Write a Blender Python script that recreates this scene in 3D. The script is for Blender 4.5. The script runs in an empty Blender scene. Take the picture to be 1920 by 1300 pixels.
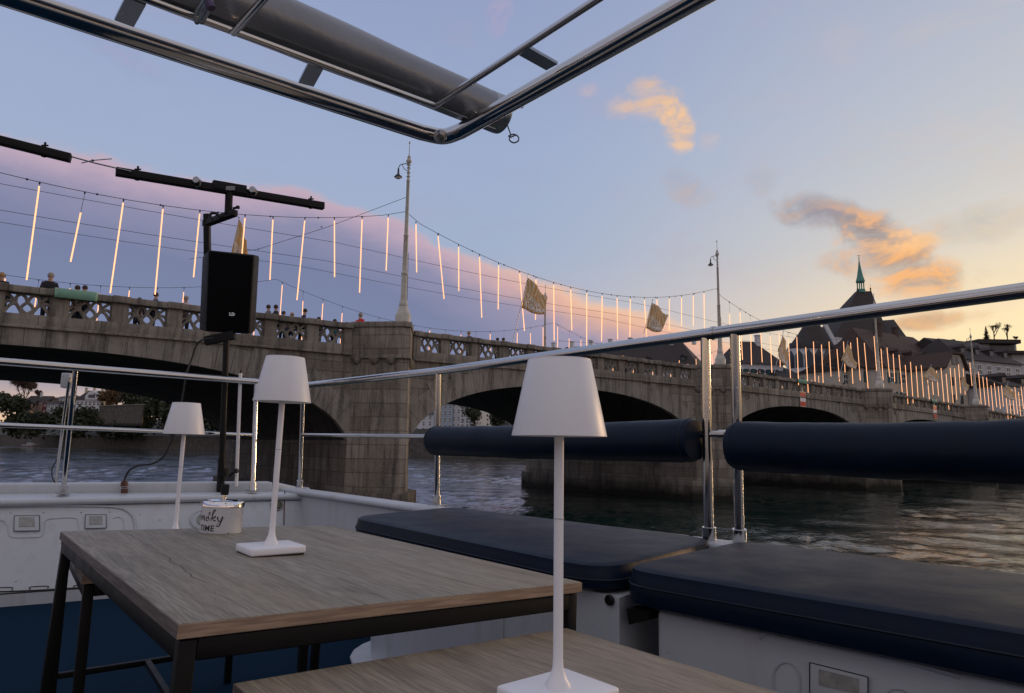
import bpy, math, random
from mathutils import Vector, Matrix
random.seed(7)
D = bpy.data; S = bpy.context.scene; C = S.collection
rad = math.radians; sin = math.sin; cos = math.cos; PI = math.pi

# ------------------------------------------------------------------ camera
FPX = 1280.0; PITCH = math.atan(188/1280.0); ROLL = .0149
F = Vector((0, cos(PITCH), sin(PITCH))); _R = Vector((1, 0, 0)); _U = _R.cross(F)
R = _R*cos(ROLL)+_U*sin(ROLL); U = -_R*sin(ROLL)+_U*cos(ROLL)
cd = D.cameras.new('camera'); cam = D.objects.new('camera', cd); C.objects.link(cam)
cam.matrix_world = Matrix(((R.x, U.x, -F.x, 0), (R.y, U.y, -F.y, 0), (R.z, U.z, -F.z, 0), (0, 0, 0, 1)))
cd.sensor_width = 36; cd.lens = FPX/1920*36; cd.clip_start = .05; cd.clip_end = 6000
S.camera = cam
WATER = -3.4

# ------------------------------------------------------------------ exposure, sun, sky
S.render.engine = 'CYCLES'
S.view_settings.view_transform = 'Standard'; S.view_settings.look = 'None'
S.view_settings.exposure = .12; S.view_settings.gamma = 1
SUN_AZ, SUN_EL = rad(56), rad(7)
sl = D.lights.new('sun', 'SUN'); sl.energy = .6; sl.angle = rad(6); sl.color = (1, .62, .34)
so = D.objects.new('sun', sl); C.objects.link(so)
so.rotation_euler = (rad(90)-SUN_EL, 0, -SUN_AZ+PI)

def ray(x, y): return F + R*((x-960)/FPX) + U*((650-y)/FPX)
def onz(x, y, h): d = ray(x, y); return d*(h/d.z)
def atY(x, y, Y): d = ray(x, y); return d*(Y/d.y)
def azel(x, y):
    d = ray(x, y); return math.degrees(math.atan2(d.x, d.y)), math.degrees(math.atan2(d.z, math.hypot(d.x, d.y)))
def hit(x, y, P0, a):
    d = ray(x, y); s = (sin(a), cos(a)); det = -d.x*s[1]+s[0]*d.y
    k = (-P0[0]*s[1]+s[0]*P0[1])/det; t = (d.x*P0[1]-d.y*P0[0])/det
    return t, k*d.z

class NT:
    def __init__(s, tree): s.t = tree; s.n = tree.nodes; s.l = tree.links
    def new(s, typ, **k):
        n = s.n.new(typ)
        for a, v in k.items(): setattr(n, a, v)
        return n
    def put(s, sock, v):
        if hasattr(v, 'is_linked') or isinstance(v, bpy.types.NodeSocket): s.l.new(v, sock)
        else: sock.default_value = v
    def math(s, op, a, b=0.0, c=0.0, clamp=False):
        n = s.new('ShaderNodeMath', operation=op, use_clamp=clamp)
        for i, v in enumerate((a, b, c)): s.put(n.inputs[i], v)
        return n.outputs[0]
    def mix(s, f, a, b, mode='MIX'):
        n = s.new('ShaderNodeMix', data_type='RGBA', blend_type=mode)
        s.put(n.inputs[0], f)
        for i, v in ((6, a), (7, b)):
            s.put(n.inputs[i], v if not isinstance(v, tuple) else (*v, 1)[:4])
        return n.outputs[2]
    def ramp(s, f, pts, interp='LINEAR'):
        n = s.new('ShaderNodeValToRGB'); r = n.color_ramp; r.interpolation = interp
        while len(r.elements) < len(pts): r.elements.new(.5)
        for e, (p, c) in zip(r.elements, pts):
            e.position = p; e.color = (*c, 1) if isinstance(c, tuple) else (c, c, c, 1)
        s.put(n.inputs[0], f); return n.outputs[0]
    def sstep(s, v, lo, hi):
        n = s.new('ShaderNodeMapRange', interpolation_type='SMOOTHSTEP')
        s.put(n.inputs[0], v); n.inputs[1].default_value = lo; n.inputs[2].default_value = hi
        return n.outputs[0]
    def noise(s, vec, scale, detail=4, rough=.55, dist=0.):
        n = s.new('ShaderNodeTexNoise'); s.put(n.inputs['Vector'], vec)
        n.inputs['Scale'].default_value = scale; n.inputs['Detail'].default_value = detail
        n.inputs['Roughness'].default_value = rough; n.inputs['Distortion'].default_value = dist
        return n.outputs[0]
    def xyz(s, x, y, z):
        n = s.new('ShaderNodeCombineXYZ')
        for i, v in enumerate((x, y, z)): s.put(n.inputs[i], v)
        return n.outputs[0]
    def sep(s, v):
        n = s.new('ShaderNodeSeparateXYZ'); s.put(n.inputs[0], v); return n.outputs

def lin(h):
    h = h.lstrip('#'); o = []
    for i in (0, 2, 4):
        c = int(h[i:i+2], 16)/255; o.append(c/12.92 if c <= .04045 else ((c+.055)/1.055)**2.4)
    return tuple(o)

w = D.worlds.new('World'); S.world = w; w.use_nodes = True
w.node_tree.nodes.clear(); N = NT(w.node_tree)
tc = N.new('ShaderNodeTexCoord').outputs['Generated']
dx, dy, dz = N.sep(tc)
DEG = 180/PI
az = N.math('MULTIPLY', N.math('ARCTAN2', dx, dy), DEG)
el = N.math('MULTIPLY', N.math('ARCSINE', dz), DEG)
eln = N.math('DIVIDE', el, 90.)
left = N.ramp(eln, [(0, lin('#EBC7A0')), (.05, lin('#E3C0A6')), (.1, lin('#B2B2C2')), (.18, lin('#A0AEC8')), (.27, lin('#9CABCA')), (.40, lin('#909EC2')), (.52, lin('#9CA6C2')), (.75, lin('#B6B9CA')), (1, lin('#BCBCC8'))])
right = N.ramp(eln, [(0, lin('#FFD089')), (.06, lin('#FFDDA2')), (.11, lin('#F6DDB6')), (.17, lin('#D8D0C4')), (.25, lin('#C0C3CA')), (.36, lin('#ADB4C6')), (.5, lin('#A4A8BA')), (1, lin('#BCBCC8'))])
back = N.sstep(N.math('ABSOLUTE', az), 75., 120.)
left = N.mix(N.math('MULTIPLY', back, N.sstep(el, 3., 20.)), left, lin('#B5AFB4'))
# warm side is centred on the sun's azimuth
daz = N.math('ABSOLUTE', N.math('SUBTRACT', az, 44.))
warm = N.math('SUBTRACT', 1., N.sstep(daz, 0., 48.))
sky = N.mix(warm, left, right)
# wide glow just above the sun
gx = N.math('DIVIDE', N.math('SUBTRACT', az, 41.), 13.); gy = N.math('DIVIDE', N.math('SUBTRACT', el, 5.), 7.)
glow = N.math('POWER', 2.718, N.math('MULTIPLY', N.math('ADD', N.math('POWER', gx, 2.), N.math('POWER', N.math('ABSOLUTE', gy), 2.)), -1.))
sky = N.mix(N.math('MULTIPLY', glow, .85), sky, lin('#FFE8B4'))
vn = N.xyz(N.math('MULTIPLY', az, .06), N.math('MULTIPLY', el, .13), 0.)
n1 = N.noise(vn, 1.6, 7, .6, .4); n2 = N.noise(vn, 5., 5, .6, .3)
# thin high veil
sky = N.mix(N.math('MULTIPLY', N.sstep(n1, .48, .78), .35), sky, N.mix(warm, lin('#A59DBB'), lin('#DCC3AE')))
# long lilac bank: its upper edge falls from left to right
bx = [(-200, 210), (0, 240), (300, 315), (420, 340), (560, 352), (700, 392), (800, 440), (900, 484), (1000, 520), (1150, 570), (1290, 612), (1400, 660), (1600, 800)]
fc = N.new('ShaderNodeFloatCurve'); cu = fc.mapping.curves[0]
fc.mapping.use_clip = False
pts = [(-180, 17)]+[azel(*p) for p in bx]+[(60, -2), (180, 14)]
fc.mapping.initialize()
pp = [((a+180)/360, e/90) for a, e in pts]
cu.points[0].location = pp[0]; cu.points[1].location = pp[-1]
for p in pp[1:-1]: cu.points.new(*p)
fc.mapping.update(); N.put(fc.inputs[1], N.math('DIVIDE', N.math('ADD', az, 180.), 360.))
edge = N.math('MULTIPLY', fc.outputs[0], 90.)
below = N.math('ADD', N.math('SUBTRACT', edge, el), N.math('ADD', N.math('MULTIPLY', N.math('SUBTRACT', n1, .5), 2.6), N.math('MULTIPLY', N.math('SUBTRACT', n2, .5), 1.5)))
bankm = N.math('MULTIPLY', N.sstep(below, -.2, .7), N.sstep(el, .5, 6.))
bankc = N.ramp(N.math('DIVIDE', below, 14.), [(0, lin('#C6ACB8')), (.09, lin('#B8A2B6')), (.22, lin('#8C8AA8')), (.45, lin('#747C9E')), (1, lin('#7682A6'))])
warmedge = N.ramp(N.math('DIVIDE', below, 10.), [(0, lin('#F6C6A2')), (.14, lin('#E2AE98')), (.34, lin('#9A90AA')), (1, lin('#7C84A6'))])
bankc = N.mix(N.sstep(az, -9., 8.), bankc, warmedge)
sky = N.mix(N.math('MULTIPLY', bankm, .97), sky, bankc)
# single clouds: (pixel x, pixel y, half width, half height, tilt, strength, lit colour, shade colour)
def blob(px, py, wx, wy, tilt):
    a0, e0 = azel(px, py); u = N.math('SUBTRACT', az, a0); v = N.math('SUBTRACT', el, e0)
    c_, s_ = cos(rad(tilt)), sin(rad(tilt))
    p = N.math('ADD', N.math('MULTIPLY', u, c_), N.math('MULTIPLY', v, s_)); q = N.math('SUBTRACT', N.math('MULTIPLY', v, c_), N.math('MULTIPLY', u, s_))
    p = N.math('DIVIDE', p, wx); q = N.math('DIVIDE', q, wy)
    return N.math('ADD', N.math('MULTIPLY', p, p), N.math('MULTIPLY', q, q)), q
n3 = N.noise(N.xyz(N.math('MULTIPLY', az, .3), N.math('MULTIPLY', el, .42), 3.), 1.0, 9, .6, .4)
n4 = N.noise(N.xyz(N.math('MULTIPLY', az, .3), N.math('ADD', N.math('MULTIPLY', el, .42), .25), 3.), 1.0, 9, .6, .4)
shade = N.sstep(N.math('SUBTRACT', n4, n3), -.10, .12)
def cloud(sky, px, py, wx, wy, tilt, amt, lit, dark, soft=1.25, bias=0.):
    r2, q = blob(px, py, wx*1.25, wy*1.35, tilt)
    d = N.math('ADD', N.math('SUBTRACT', 1., r2), N.math('MULTIPLY', N.math('SUBTRACT', n3, .5), 2.6))
    m = N.math('MULTIPLY', N.math('MULTIPLY', N.sstep(d, 0., soft), amt), N.sstep(r2, 3.2, 1.6))
    k = N.math('ADD', shade, bias, clamp=True)
    return N.mix(m, sky, N.mix(k, lit, dark))
og, lg, mg = lin('#F0C08E'), lin('#F6BC80'), lin('#A99A9C')
sky = cloud(sky, 1165, 200, 1.6, .9, 15, .6, lin('#E2BEA2'), lin('#C9B4B4'))
sky = cloud(sky, 1222, 190, 2.2, 1.5, -10, .9, og, lin('#DDBBA6'))
sky = cloud(sky, 1282, 262, .9, .9, 0, .7, lin('#EFC59C'), lin('#D6B9A8'))
sky = cloud(sky, 1262, 232, 2.0, 1.3, -50, .95, lin('#F5C592'), lin('#D6B9A8'))
sky = cloud(sky, 1103, 170, 1.1, .5, 5, .5, lin('#D0B4B8'), lin('#B8AABC'))
sky = cloud(sky, 1330, 262, 1.0, .7, 0, .35, lin('#D8BCB0'), lin('#C0B0B8'))
sky = cloud(sky, 1285, 352, 2.2, 1.1, -30, .55, lin('#BFA79F'), lin('#A39CA6'))
sky = cloud(sky, 1425, 345, 1.4, 1.0, 0, .3, lin('#B9A8A2'), lin('#A79FA8'))
sky = cloud(sky, 1545, 400, 3.6, 1.3, -18, .85, lin('#CBA892'), lin('#8F8690'), bias=.45)
sky = cloud(sky, 1640, 450, 3.8, 1.6, -25, .9, lin('#F0B27A'), lin('#998A88'), bias=.05)
sky = cloud(sky, 1710, 460, 2.4, 1.2, 20, .8, lin('#FFC585'), lin('#D8A883'), bias=-.15)
sky = cloud(sky, 1700, 515, 4.2, 1.5, -12, .9, lin('#F6AE66'), lin('#A5897C'))
sky = cloud(sky, 1600, 490, 2.6, 1.0, -10, .5, lin('#D2A98C'), lin('#A89A9C'))
sky = cloud(sky, 1740, 603, 3.6, .6, 3, .75, lin('#D9A06C'), lin('#B98C70'))
sky = cloud(sky, 1840, 420, 4.0, 1.2, 5, .35, lin('#C9B49A'), lin('#A9A19C'))
sky = cloud(sky, 935, 30, 1.4, 1.0, 60, .4, lin('#B9A3BC'), lin('#9C9CC0'))
sky = cloud(sky, 200, 80, 4.0, 1.0, -20, .25, lin('#A793B4'), lin('#8D90BA'))
ns = N.new('ShaderNodeTexSky', sky_type='NISHITA'); ns.sun_disc = False
ns.sun_elevation = SUN_EL; ns.sun_rotation = SUN_AZ
b1 = N.new('ShaderNodeBackground'); N.put(b1.inputs[0], ns.outputs[0]); b1.inputs[1].default_value = .08
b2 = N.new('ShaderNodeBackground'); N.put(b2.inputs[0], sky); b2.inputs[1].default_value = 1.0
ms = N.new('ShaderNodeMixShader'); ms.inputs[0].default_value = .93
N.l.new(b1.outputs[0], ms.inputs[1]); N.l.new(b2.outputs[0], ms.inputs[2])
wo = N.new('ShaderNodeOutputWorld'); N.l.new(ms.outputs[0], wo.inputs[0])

# ------------------------------------------------------------------ materials
MATS = {}
GRIME = ('white_gelcoat', 'grey_gelcoat')
def mat(name, col=(.5, .5, .5), rough=.5, metal=0., var=.12, vscale=8., bump=0., bscale=60., spec=.5, emit=None, estr=1.):
    m = D.materials.new(name); m.use_nodes = True; n = NT(m.node_tree); b = m.node_tree.nodes['Principled BSDF']
    co = n.new('ShaderNodeTexCoord').outputs['Object']
    if var: 
        nz = n.noise(co, vscale, 5, .6)
        c = n.ramp(nz, [(.25, tuple(v*(1-var) for v in col)), (.75, tuple(min(1, v*(1+var)) for v in col))])
        if name in GRIME:
            gx_, gy_, gz_ = n.sep(co)
            c = n.mix(n.ramp(n.noise(n.xyz(n.math('MULTIPLY', gx_, 14.), n.math('MULTIPLY', gy_, 14.), n.math('MULTIPLY', gz_, 2.)), 1., 6, .7), [(.52, 0.), (.75, .35)]), c, (.26, .24, .19))
            c = n.mix(n.ramp(n.noise(co, 90., 3, .6), [(.70, 0.), (.76, .6)]), c, (.10, .09, .07))
        n.put(b.inputs['Base Color'], c)
        n.put(b.inputs['Roughness'], n.ramp(nz, [(.3, max(.02, rough*.85)), (.7, min(1, rough*1.15))]))
    else:
        b.inputs['Base Color'].default_value = (*col, 1); b.inputs['Roughness'].default_value = rough
    b.inputs['Metallic'].default_value = metal; b.inputs['Specular IOR Level'].default_value = spec
    if bump:
        bn = n.new('ShaderNodeBump'); bn.inputs['Strength'].default_value = 1; bn.inputs['Distance'].default_value = bump
        n.put(bn.inputs['Height'], n.noise(co, bscale, 4, .6)); n.put(b.inputs['Normal'], bn.outputs[0])
    if emit: b.inputs['Emission Color'].default_value = (*emit, 1); b.inputs['Emission Strength'].default_value = estr
    MATS[name] = m; return m
steel = mat('polished_steel', (.58, .57, .55), .12, 1., .03, 20, .00012, 14)
steel_s = mat('satin_steel', (.36, .37, .38), .3, 1., .1, 20, .0006, 60)
gel = mat('white_gelcoat', (.5, .53, .56), .38, 0, .06, 3., .0006, 40)
gelgrey = mat('grey_gelcoat', (.47, .50, .53), .4, 0, .08, 4.)  # slightly greyer gelcoat tone for skirting, mouldings, grooves and small fittings
lampw = mat('white_lamp_paint', (.85, .85, .87), .38, 0, .02, 20, .0002, 400)
vinyl = mat('navy_vinyl', (.0034, .0100, .0250), .48, 0, .25, 9., .0025, 8., .2)
navyseam = mat('navy_piping', (.003, .007, .018), .5, 0, .1, spec=.3)
carpet = mat('blue_carpet', (.0022, .022, .05), .95, 0, .45, 130., .004, 500., .1)
blackm = mat('black_metal', (.0065, .0062, .0062), .5, 0, .25, 12, .0003, 200, spec=.22)
blackp = mat('black_plastic', (.008, .008, .010), .6, 0, .2, 30, .0004, 300, spec=.25)
grille = mat('speaker_grille', (.002, .002, .003), .8, 0, .2, 200, .0008, 900, spec=.1)
rubber = mat('black_rubber', (.01, .01, .01), .6, 0, .1)
brown = mat('rusty_brown', (.09, .035, .018), .55, 0, .3, 40)
chrome = mat('chrome', (.8, .8, .82), .06, 1., .03)
tarp = mat('silver_tarp', (.24, .255, .28), .3, .45, .1, 7., .004, 9.)
rope_p = mat('purple_rope', (.10, .07, .16), .8, 0, .5, 90)
rope_g = mat('grey_rope', (.12, .15, .18), .8, 0, .4, 90)
whitep = mat('white_paint', (.8, .8, .8), .5, 0, .05)
inkm = mat('black_ink', (.012, .012, .012), .5, 0, .1)
tinw = mat('white_enamel', (.55, .56, .57), .3, 0, .06, 30)
ventm = mat('brown_vent_mesh', (.08, .07, .055), .5, 0, .4, 200)
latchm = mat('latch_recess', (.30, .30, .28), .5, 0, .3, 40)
mastm = mat('pale_mast_paint', (.52, .52, .46), .5, .0, .25, 3.)
wirem = mat('dark_wire', (.03, .03, .035), .6, 0, .1)
tubem = mat('glowing_tube', (.9, .6, .4), .5, 0, .0, emit=(1.0, .44, .19), estr=1.5)
green = mat('green_banner', (.30, .58, .44), .7, 0, .1, 3.)
redp = mat('red_paint', (.6, .03, .02), .5, 0, .1)
flagm_txt = mat('white_flag_ink', (.8, .78, .74), .7, 0, .05)
coppergreen = mat('green_copper', (.10, .30, .24), .6, 0, .25, 2.)
rooft = mat('dark_roof_tiles', (.045, .035, .032), .8, 0, .4, 1.2, .03, 8.)
roofr = mat('brown_roof_tiles', (.075, .045, .035), .8, 0, .4, 1.2, .03, 8.)
wallw = mat('white_render', (.66, .68, .70), .85, 0, .1, .5)
wallb = mat('pale_blue_render', (.36, .44, .52), .85, 0, .12, .5)
wallc = mat('cream_render', (.56, .49, .39), .85, 0, .12, .5)
wallp = mat('pink_render', (.38, .27, .23), .85, 0, .12, .5)
wallg = mat('grey_render', (.55, .55, .55), .85, 0, .12, .5)
wally = mat('ochre_render', (.42, .27, .13), .85, 0, .12, .5)
darkred = mat('dark_red_render', (.16, .03, .03), .85, 0, .12, .5)
glassd = mat('window_glass', (.05, .06, .07), .15, 0, .2, 2.)
shut = mat('teal_shutter', (.03, .10, .11), .6, 0, .2)
barkm = mat('bark', (.06, .045, .035), .9, 0, .3, 5.)
twig = mat('bare_twigs', (.075, .05, .04), .9, 0, .3, 2.)
leafd = mat('dark_foliage', (.035, .045, .022), .8, 0, .5, .4)
leafo = mat('autumn_foliage', (.11, .06, .025), .8, 0, .5, .4)
earth = mat('bank_earth', (.05, .048, .035), .95, 0, .4, .06)
asph = mat('asphalt', (.05, .05, .052), .9, 0, .2, 2.)
skin = mat('skin', (.45, .27, .19), .6, 0, .08, 20)
hairm = mat('dark_hair', (.03, .02, .015), .6, 0, .3, 40)
hairg = mat('grey_hair', (.3, .28, .26), .7, 0, .3, 40)
hairb = mat('blond_hair', (.35, .22, .10), .7, 0, .3, 40)
cdark = mat('dark_coat', (.014, .016, .022), .8, 0, .3, 20)
cblue = mat('blue_coat', (.04, .06, .12), .8, 0, .3, 20)
cred = mat('red_coat', (.55, .015, .012), .7, 0, .15, 20)
cgrey = mat('grey_coat', (.12, .13, .15), .8, 0, .3, 20)
cwhite = mat('white_coat', (.55, .56, .6), .8, 0, .1, 20)
cteal = mat('teal_coat', (.03, .16, .18), .8, 0, .1, 20)
jeans = mat('dark_trousers', (.02, .025, .04), .85, 0, .3, 20)

def stone_mat(name, col, bw, bh, mortar=.012, dirt=.6, wet=False):
    m = D.materials.new(name); m.use_nodes = True; n = NT(m.node_tree); b = m.node_tree.nodes['Principled BSDF']
    x, y, z = n.sep(n.new('ShaderNodeTexCoord').outputs['Object'])
    v = n.xyz(n.math('SUBTRACT', x, y), z, 0.); vo = n.xyz(x, y, z)
    br = n.new('ShaderNodeTexBrick'); n.put(br.inputs['Vector'], v); br.inputs['Scale'].default_value = 1
    br.inputs['Brick Width'].default_value = bw; br.inputs['Row Height'].default_value = bh
    br.inputs['Mortar Size'].default_value = mortar; br.inputs['Mortar Smooth'].default_value = .3; br.inputs['Bias'].default_value = -.2
    br.inputs['Color1'].default_value = (*[c*1.35 for c in col], 1); br.inputs['Color2'].default_value = (col[0]*.66, col[1]*.61, col[2]*.56, 1)
    br.inputs['Mortar'].default_value = (*[c*.3 for c in col], 1)
    c = br.outputs[0]
    c = n.mix(n.ramp(n.noise(vo, .7, 6, .65), [(.35, 0.), (.7, dirt)]), c, tuple(k*.42 for k in col))
    st = n.noise(n.xyz(n.math('MULTIPLY', n.math('SUBTRACT', x, y), 2.2), n.math('MULTIPLY', z, .22), 0.), 1., 6, .7)
    c = n.mix(n.ramp(st, [(.47, 0.), (.62, .85)]), c, tuple(k*.25 for k in col))
    c = n.mix(n.ramp(n.noise(vo, 9., 4, .7), [(.4, 0.), (.8, .4)]), c, tuple(min(1, k*1.5) for k in col))
    if wet:
        wv = n.math('ADD', z, n.math('MULTIPLY', n.noise(vo, .9, 4, .6), 1.2))
        c = n.mix(n.ramp(n.math('MULTIPLY_ADD', wv, .2, .8), [(.3, 1.), (.52, 0.)]), c, (.018, .018, .012))
    n.put(b.inputs['Base Color'], c); b.inputs['Roughness'].default_value = .88
    bn = n.new('ShaderNodeBump'); bn.inputs['Distance'].default_value = .03; bn.inputs['Strength'].default_value = .9
    hgt = n.math('ADD', n.math('MULTIPLY', n.math('SUBTRACT', 1., br.outputs[1]), .8), n.math('MULTIPLY', n.noise(vo, 6., 6, .7), .8))
    n.put(bn.inputs['Height'], hgt); n.put(b.inputs['Normal'], bn.outputs[0]); return m
SC = (.262, .238, .203)
stone = stone_mat('bridge_ashlar', SC, 1.15, .46)
stonep = stone_mat('pier_ashlar', (.268, .242, .205), 1.3, .62, .014, .65, True)
stonec = stone_mat('parapet_stone', (.25, .226, .192), 1.9, 8., .012, .7)
stonev = stone_mat('voussoir_stone', (.25, .23, .20), 50., 50., .001, .5)
stoneq = stone_mat('quay_stone', (.13, .115, .10), 1.6, .6, .02, .7, True)
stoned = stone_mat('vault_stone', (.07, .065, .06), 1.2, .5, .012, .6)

CRACKS = []
def wood_mat(name, col, ang, scale=1., crack=True, strip=False):
    m = D.materials.new(name); m.use_nodes = True; n = NT(m.node_tree); b = m.node_tree.nodes['Principled BSDF']
    x, y, z = n.sep(n.new('ShaderNodeTexCoord').outputs['Object'])
    # grain runs along local x
    g = n.noise(n.xyz(n.math('MULTIPLY', x, 2.2*scale), n.math('MULTIPLY', y, 26*scale), n.math('MULTIPLY', z, 26.)), 1., 8, .68, .9)
    g2 = n.noise(n.xyz(n.math('MULTIPLY', x, 14*scale), n.math('MULTIPLY', y, 260*scale), n.math('MULTIPLY', z, 260.)), 1., 3, .6)
    g3 = n.noise(n.xyz(n.math('MULTIPLY', x, 1.1), n.math('MULTIPLY', y, 5.), 0.), 1., 3, .5, .6)
    c = n.ramp(g, [(.30, tuple(k*.5 for k in col)), (.48, col), (.66, tuple(k*1.3 for k in col))])
    c = n.mix(n.ramp(g2, [(.42, .55), (.56, 0.)]), c, tuple(k*.42 for k in col))
    c = n.mix(n.ramp(g3, [(.4, 0.), (.7, .35)]), c, (col[0]*1.18, col[1]*1.05, col[2]*.9))
    if crack:
        for (xa, ya), (xb, yb), wd in CRACKS:
            f = n.math('DIVIDE', n.math('SUBTRACT', x, xa), xb-xa)
            wob = n.math('MULTIPLY', n.math('SUBTRACT', n.noise(n.xyz(n.math('MULTIPLY', x, 9.), 5.*ya, 0.), 1., 4, .6), .5), .030)
            yl = n.math('ADD', n.math('MULTIPLY_ADD', f, yb-ya, ya), wob); dd = n.math('ABSOLUTE', n.math('SUBTRACT', y, yl))
            inn = n.math('MULTIPLY', n.sstep(f, 0., .12), n.sstep(f, 1., .8))
            c = n.mix(n.math('MULTIPLY', n.sstep(dd, wd, wd*.3), inn), c, tuple(k*.15 for k in col))
    n.put(b.inputs['Base Color'], c); n.put(b.inputs['Roughness'], n.ramp(g, [(.3, .62), (.7, .5)])); b.inputs['Specular IOR Level'].default_value = .35
    bn = n.new('ShaderNodeBump'); bn.inputs['Distance'].default_value = .0006; n.put(bn.inputs['Height'], n.math('ADD', g, g2)); n.put(b.inputs['Normal'], bn.outputs[0])
    return m
def _tl(px, py):
    A_ = Vector((sin(rad(-39.5)), cos(rad(-39.5)), 0)); B_ = Vector((sin(rad(50.5)), cos(rad(50.5)), -.038)).normalized(); Nn = A_.cross(B_); P_ = Vector((-.378, .824, -.207)); d = ray(px, py); q = d*(P_.dot(Nn)/d.dot(Nn))-P_; sgn = 1 if (A_.cross(-B_)).z > 0 else -1
    return q.dot(A_), q.dot(B_)*(-1 if sgn > 0 else 1)
CRACKS += [(_tl(235, 1000), _tl(296, 1032), .0013), (_tl(290, 1032), _tl(402, 1104), .0016), (_tl(395, 1104), _tl(480, 1150), .0006), (_tl(470, 1060), _tl(620, 1122), .0007), (_tl(650, 1012), _tl(700, 1026), .0009)]
wood = wood_mat('grey_oak_laminate', (.285, .252, .196), 0)
wood2 = wood_mat('brown_oak_laminate', (.31, .256, .192), 0, 1., False)

def flag_mat():
    m = D.materials.new('gold_flag_cloth'); m.use_nodes = True; n = NT(m.node_tree); b = m.node_tree.nodes['Principled BSDF']
    co = n.new('ShaderNodeTexCoord').outputs['Object']
    wv = n.new('ShaderNodeTexWave'); n.put(wv.inputs['Vector'], co); wv.inputs['Scale'].default_value = 1.2; wv.inputs['Distortion'].default_value = 9; wv.inputs['Detail'].default_value = 2; wv.inputs['Detail Scale'].default_value = .8
    c = n.ramp(wv.outputs[1], [(.1, (.74, .55, .27)), (.5, (.80, .66, .42)), (.9, (.84, .75, .60))])
    n.put(b.inputs['Base Color'], c); b.inputs['Roughness'].default_value = .8
    tr = n.new('ShaderNodeBsdfTranslucent'); n.put(tr.inputs[0], c); mx = n.new('ShaderNodeMixShader'); mx.inputs[0].default_value = .6
    out = m.node_tree.nodes['Material Output']; n.l.new(b.outputs[0], mx.inputs[1]); n.l.new(tr.outputs[0], mx.inputs[2]); n.l.new(mx.outputs[0], out.inputs[0])
    return m
flagm = flag_mat()

def water_mat():
    m = D.materials.new('river_water'); m.use_nodes = True; n = NT(m.node_tree); b = m.node_tree.nodes['Principled BSDF']
    p = n.new('ShaderNodeNewGeometry').outputs['Position']; x, y, z = n.sep(p)
    b.inputs['Base Color'].default_value = (.008, .022, .019, 1); b.inputs['Roughness'].default_value = .05; b.inputs['IOR'].default_value = 1.5
    a = rad(40)   # the current runs across the bridge
    u = n.math('ADD', n.math('MULTIPLY', x, -sin(a)), n.math('MULTIPLY', y, cos(a)))
    v = n.math('ADD', n.math('MULTIPLY', x, cos(a)), n.math('MULTIPLY', y, sin(a)))
    w0 = n.noise(n.xyz(n.math('MULTIPLY', u, .07), n.math('MULTIPLY', v, .12), 0.), 1., 3, .5, .8)
    w1 = n.noise(n.xyz(n.math('MULTIPLY', u, 2.4), n.math('MULTIPLY', v, 2.8), 0.), 1., 3, .5, .8)
    w2 = n.noise(n.xyz(n.math('MULTIPLY', u, 7.), n.math('MULTIPLY', v, 7.), 3.), 1., 3, .55, .6)
    amp = n.ramp(w0, [(.38, .4), (.62, 1.1)])
    h = n.math('MULTIPLY', amp, n.math('ADD', n.math('MULTIPLY', w1, .32), n.math('MULTIPLY', w2, .09)))
    bn = n.new('ShaderNodeBump'); bn.inputs['Distance'].default_value = .16; bn.inputs['Strength'].default_value = 1.
    n.put(bn.inputs['Height'], h); n.put(b.inputs['Normal'], bn.outputs[0]); return m
waterm = water_mat()

# ------------------------------------------------------------------ object helpers
MW = {}
def setp(o, label=None, cat=None, group=None, kind=None):
    if label: o['label'] = label
    if cat: o['category'] = cat
    if group: o['group'] = group
    if kind: o['kind'] = kind
    return o
def thing(name, label, cat, loc=(0, 0, 0), rz=0., group=None, m=None, sc=1.):
    o = D.objects.new(name, None); C.objects.link(o); o.empty_display_size = .2
    M = m if m is not None else Matrix.Translation(loc) @ Matrix.Rotation(rz, 4, 'Z') @ Matrix.Scale(sc, 4)
    o.matrix_basis = M; MW[o.name] = M.copy(); return setp(o, label, cat, group)

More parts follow.
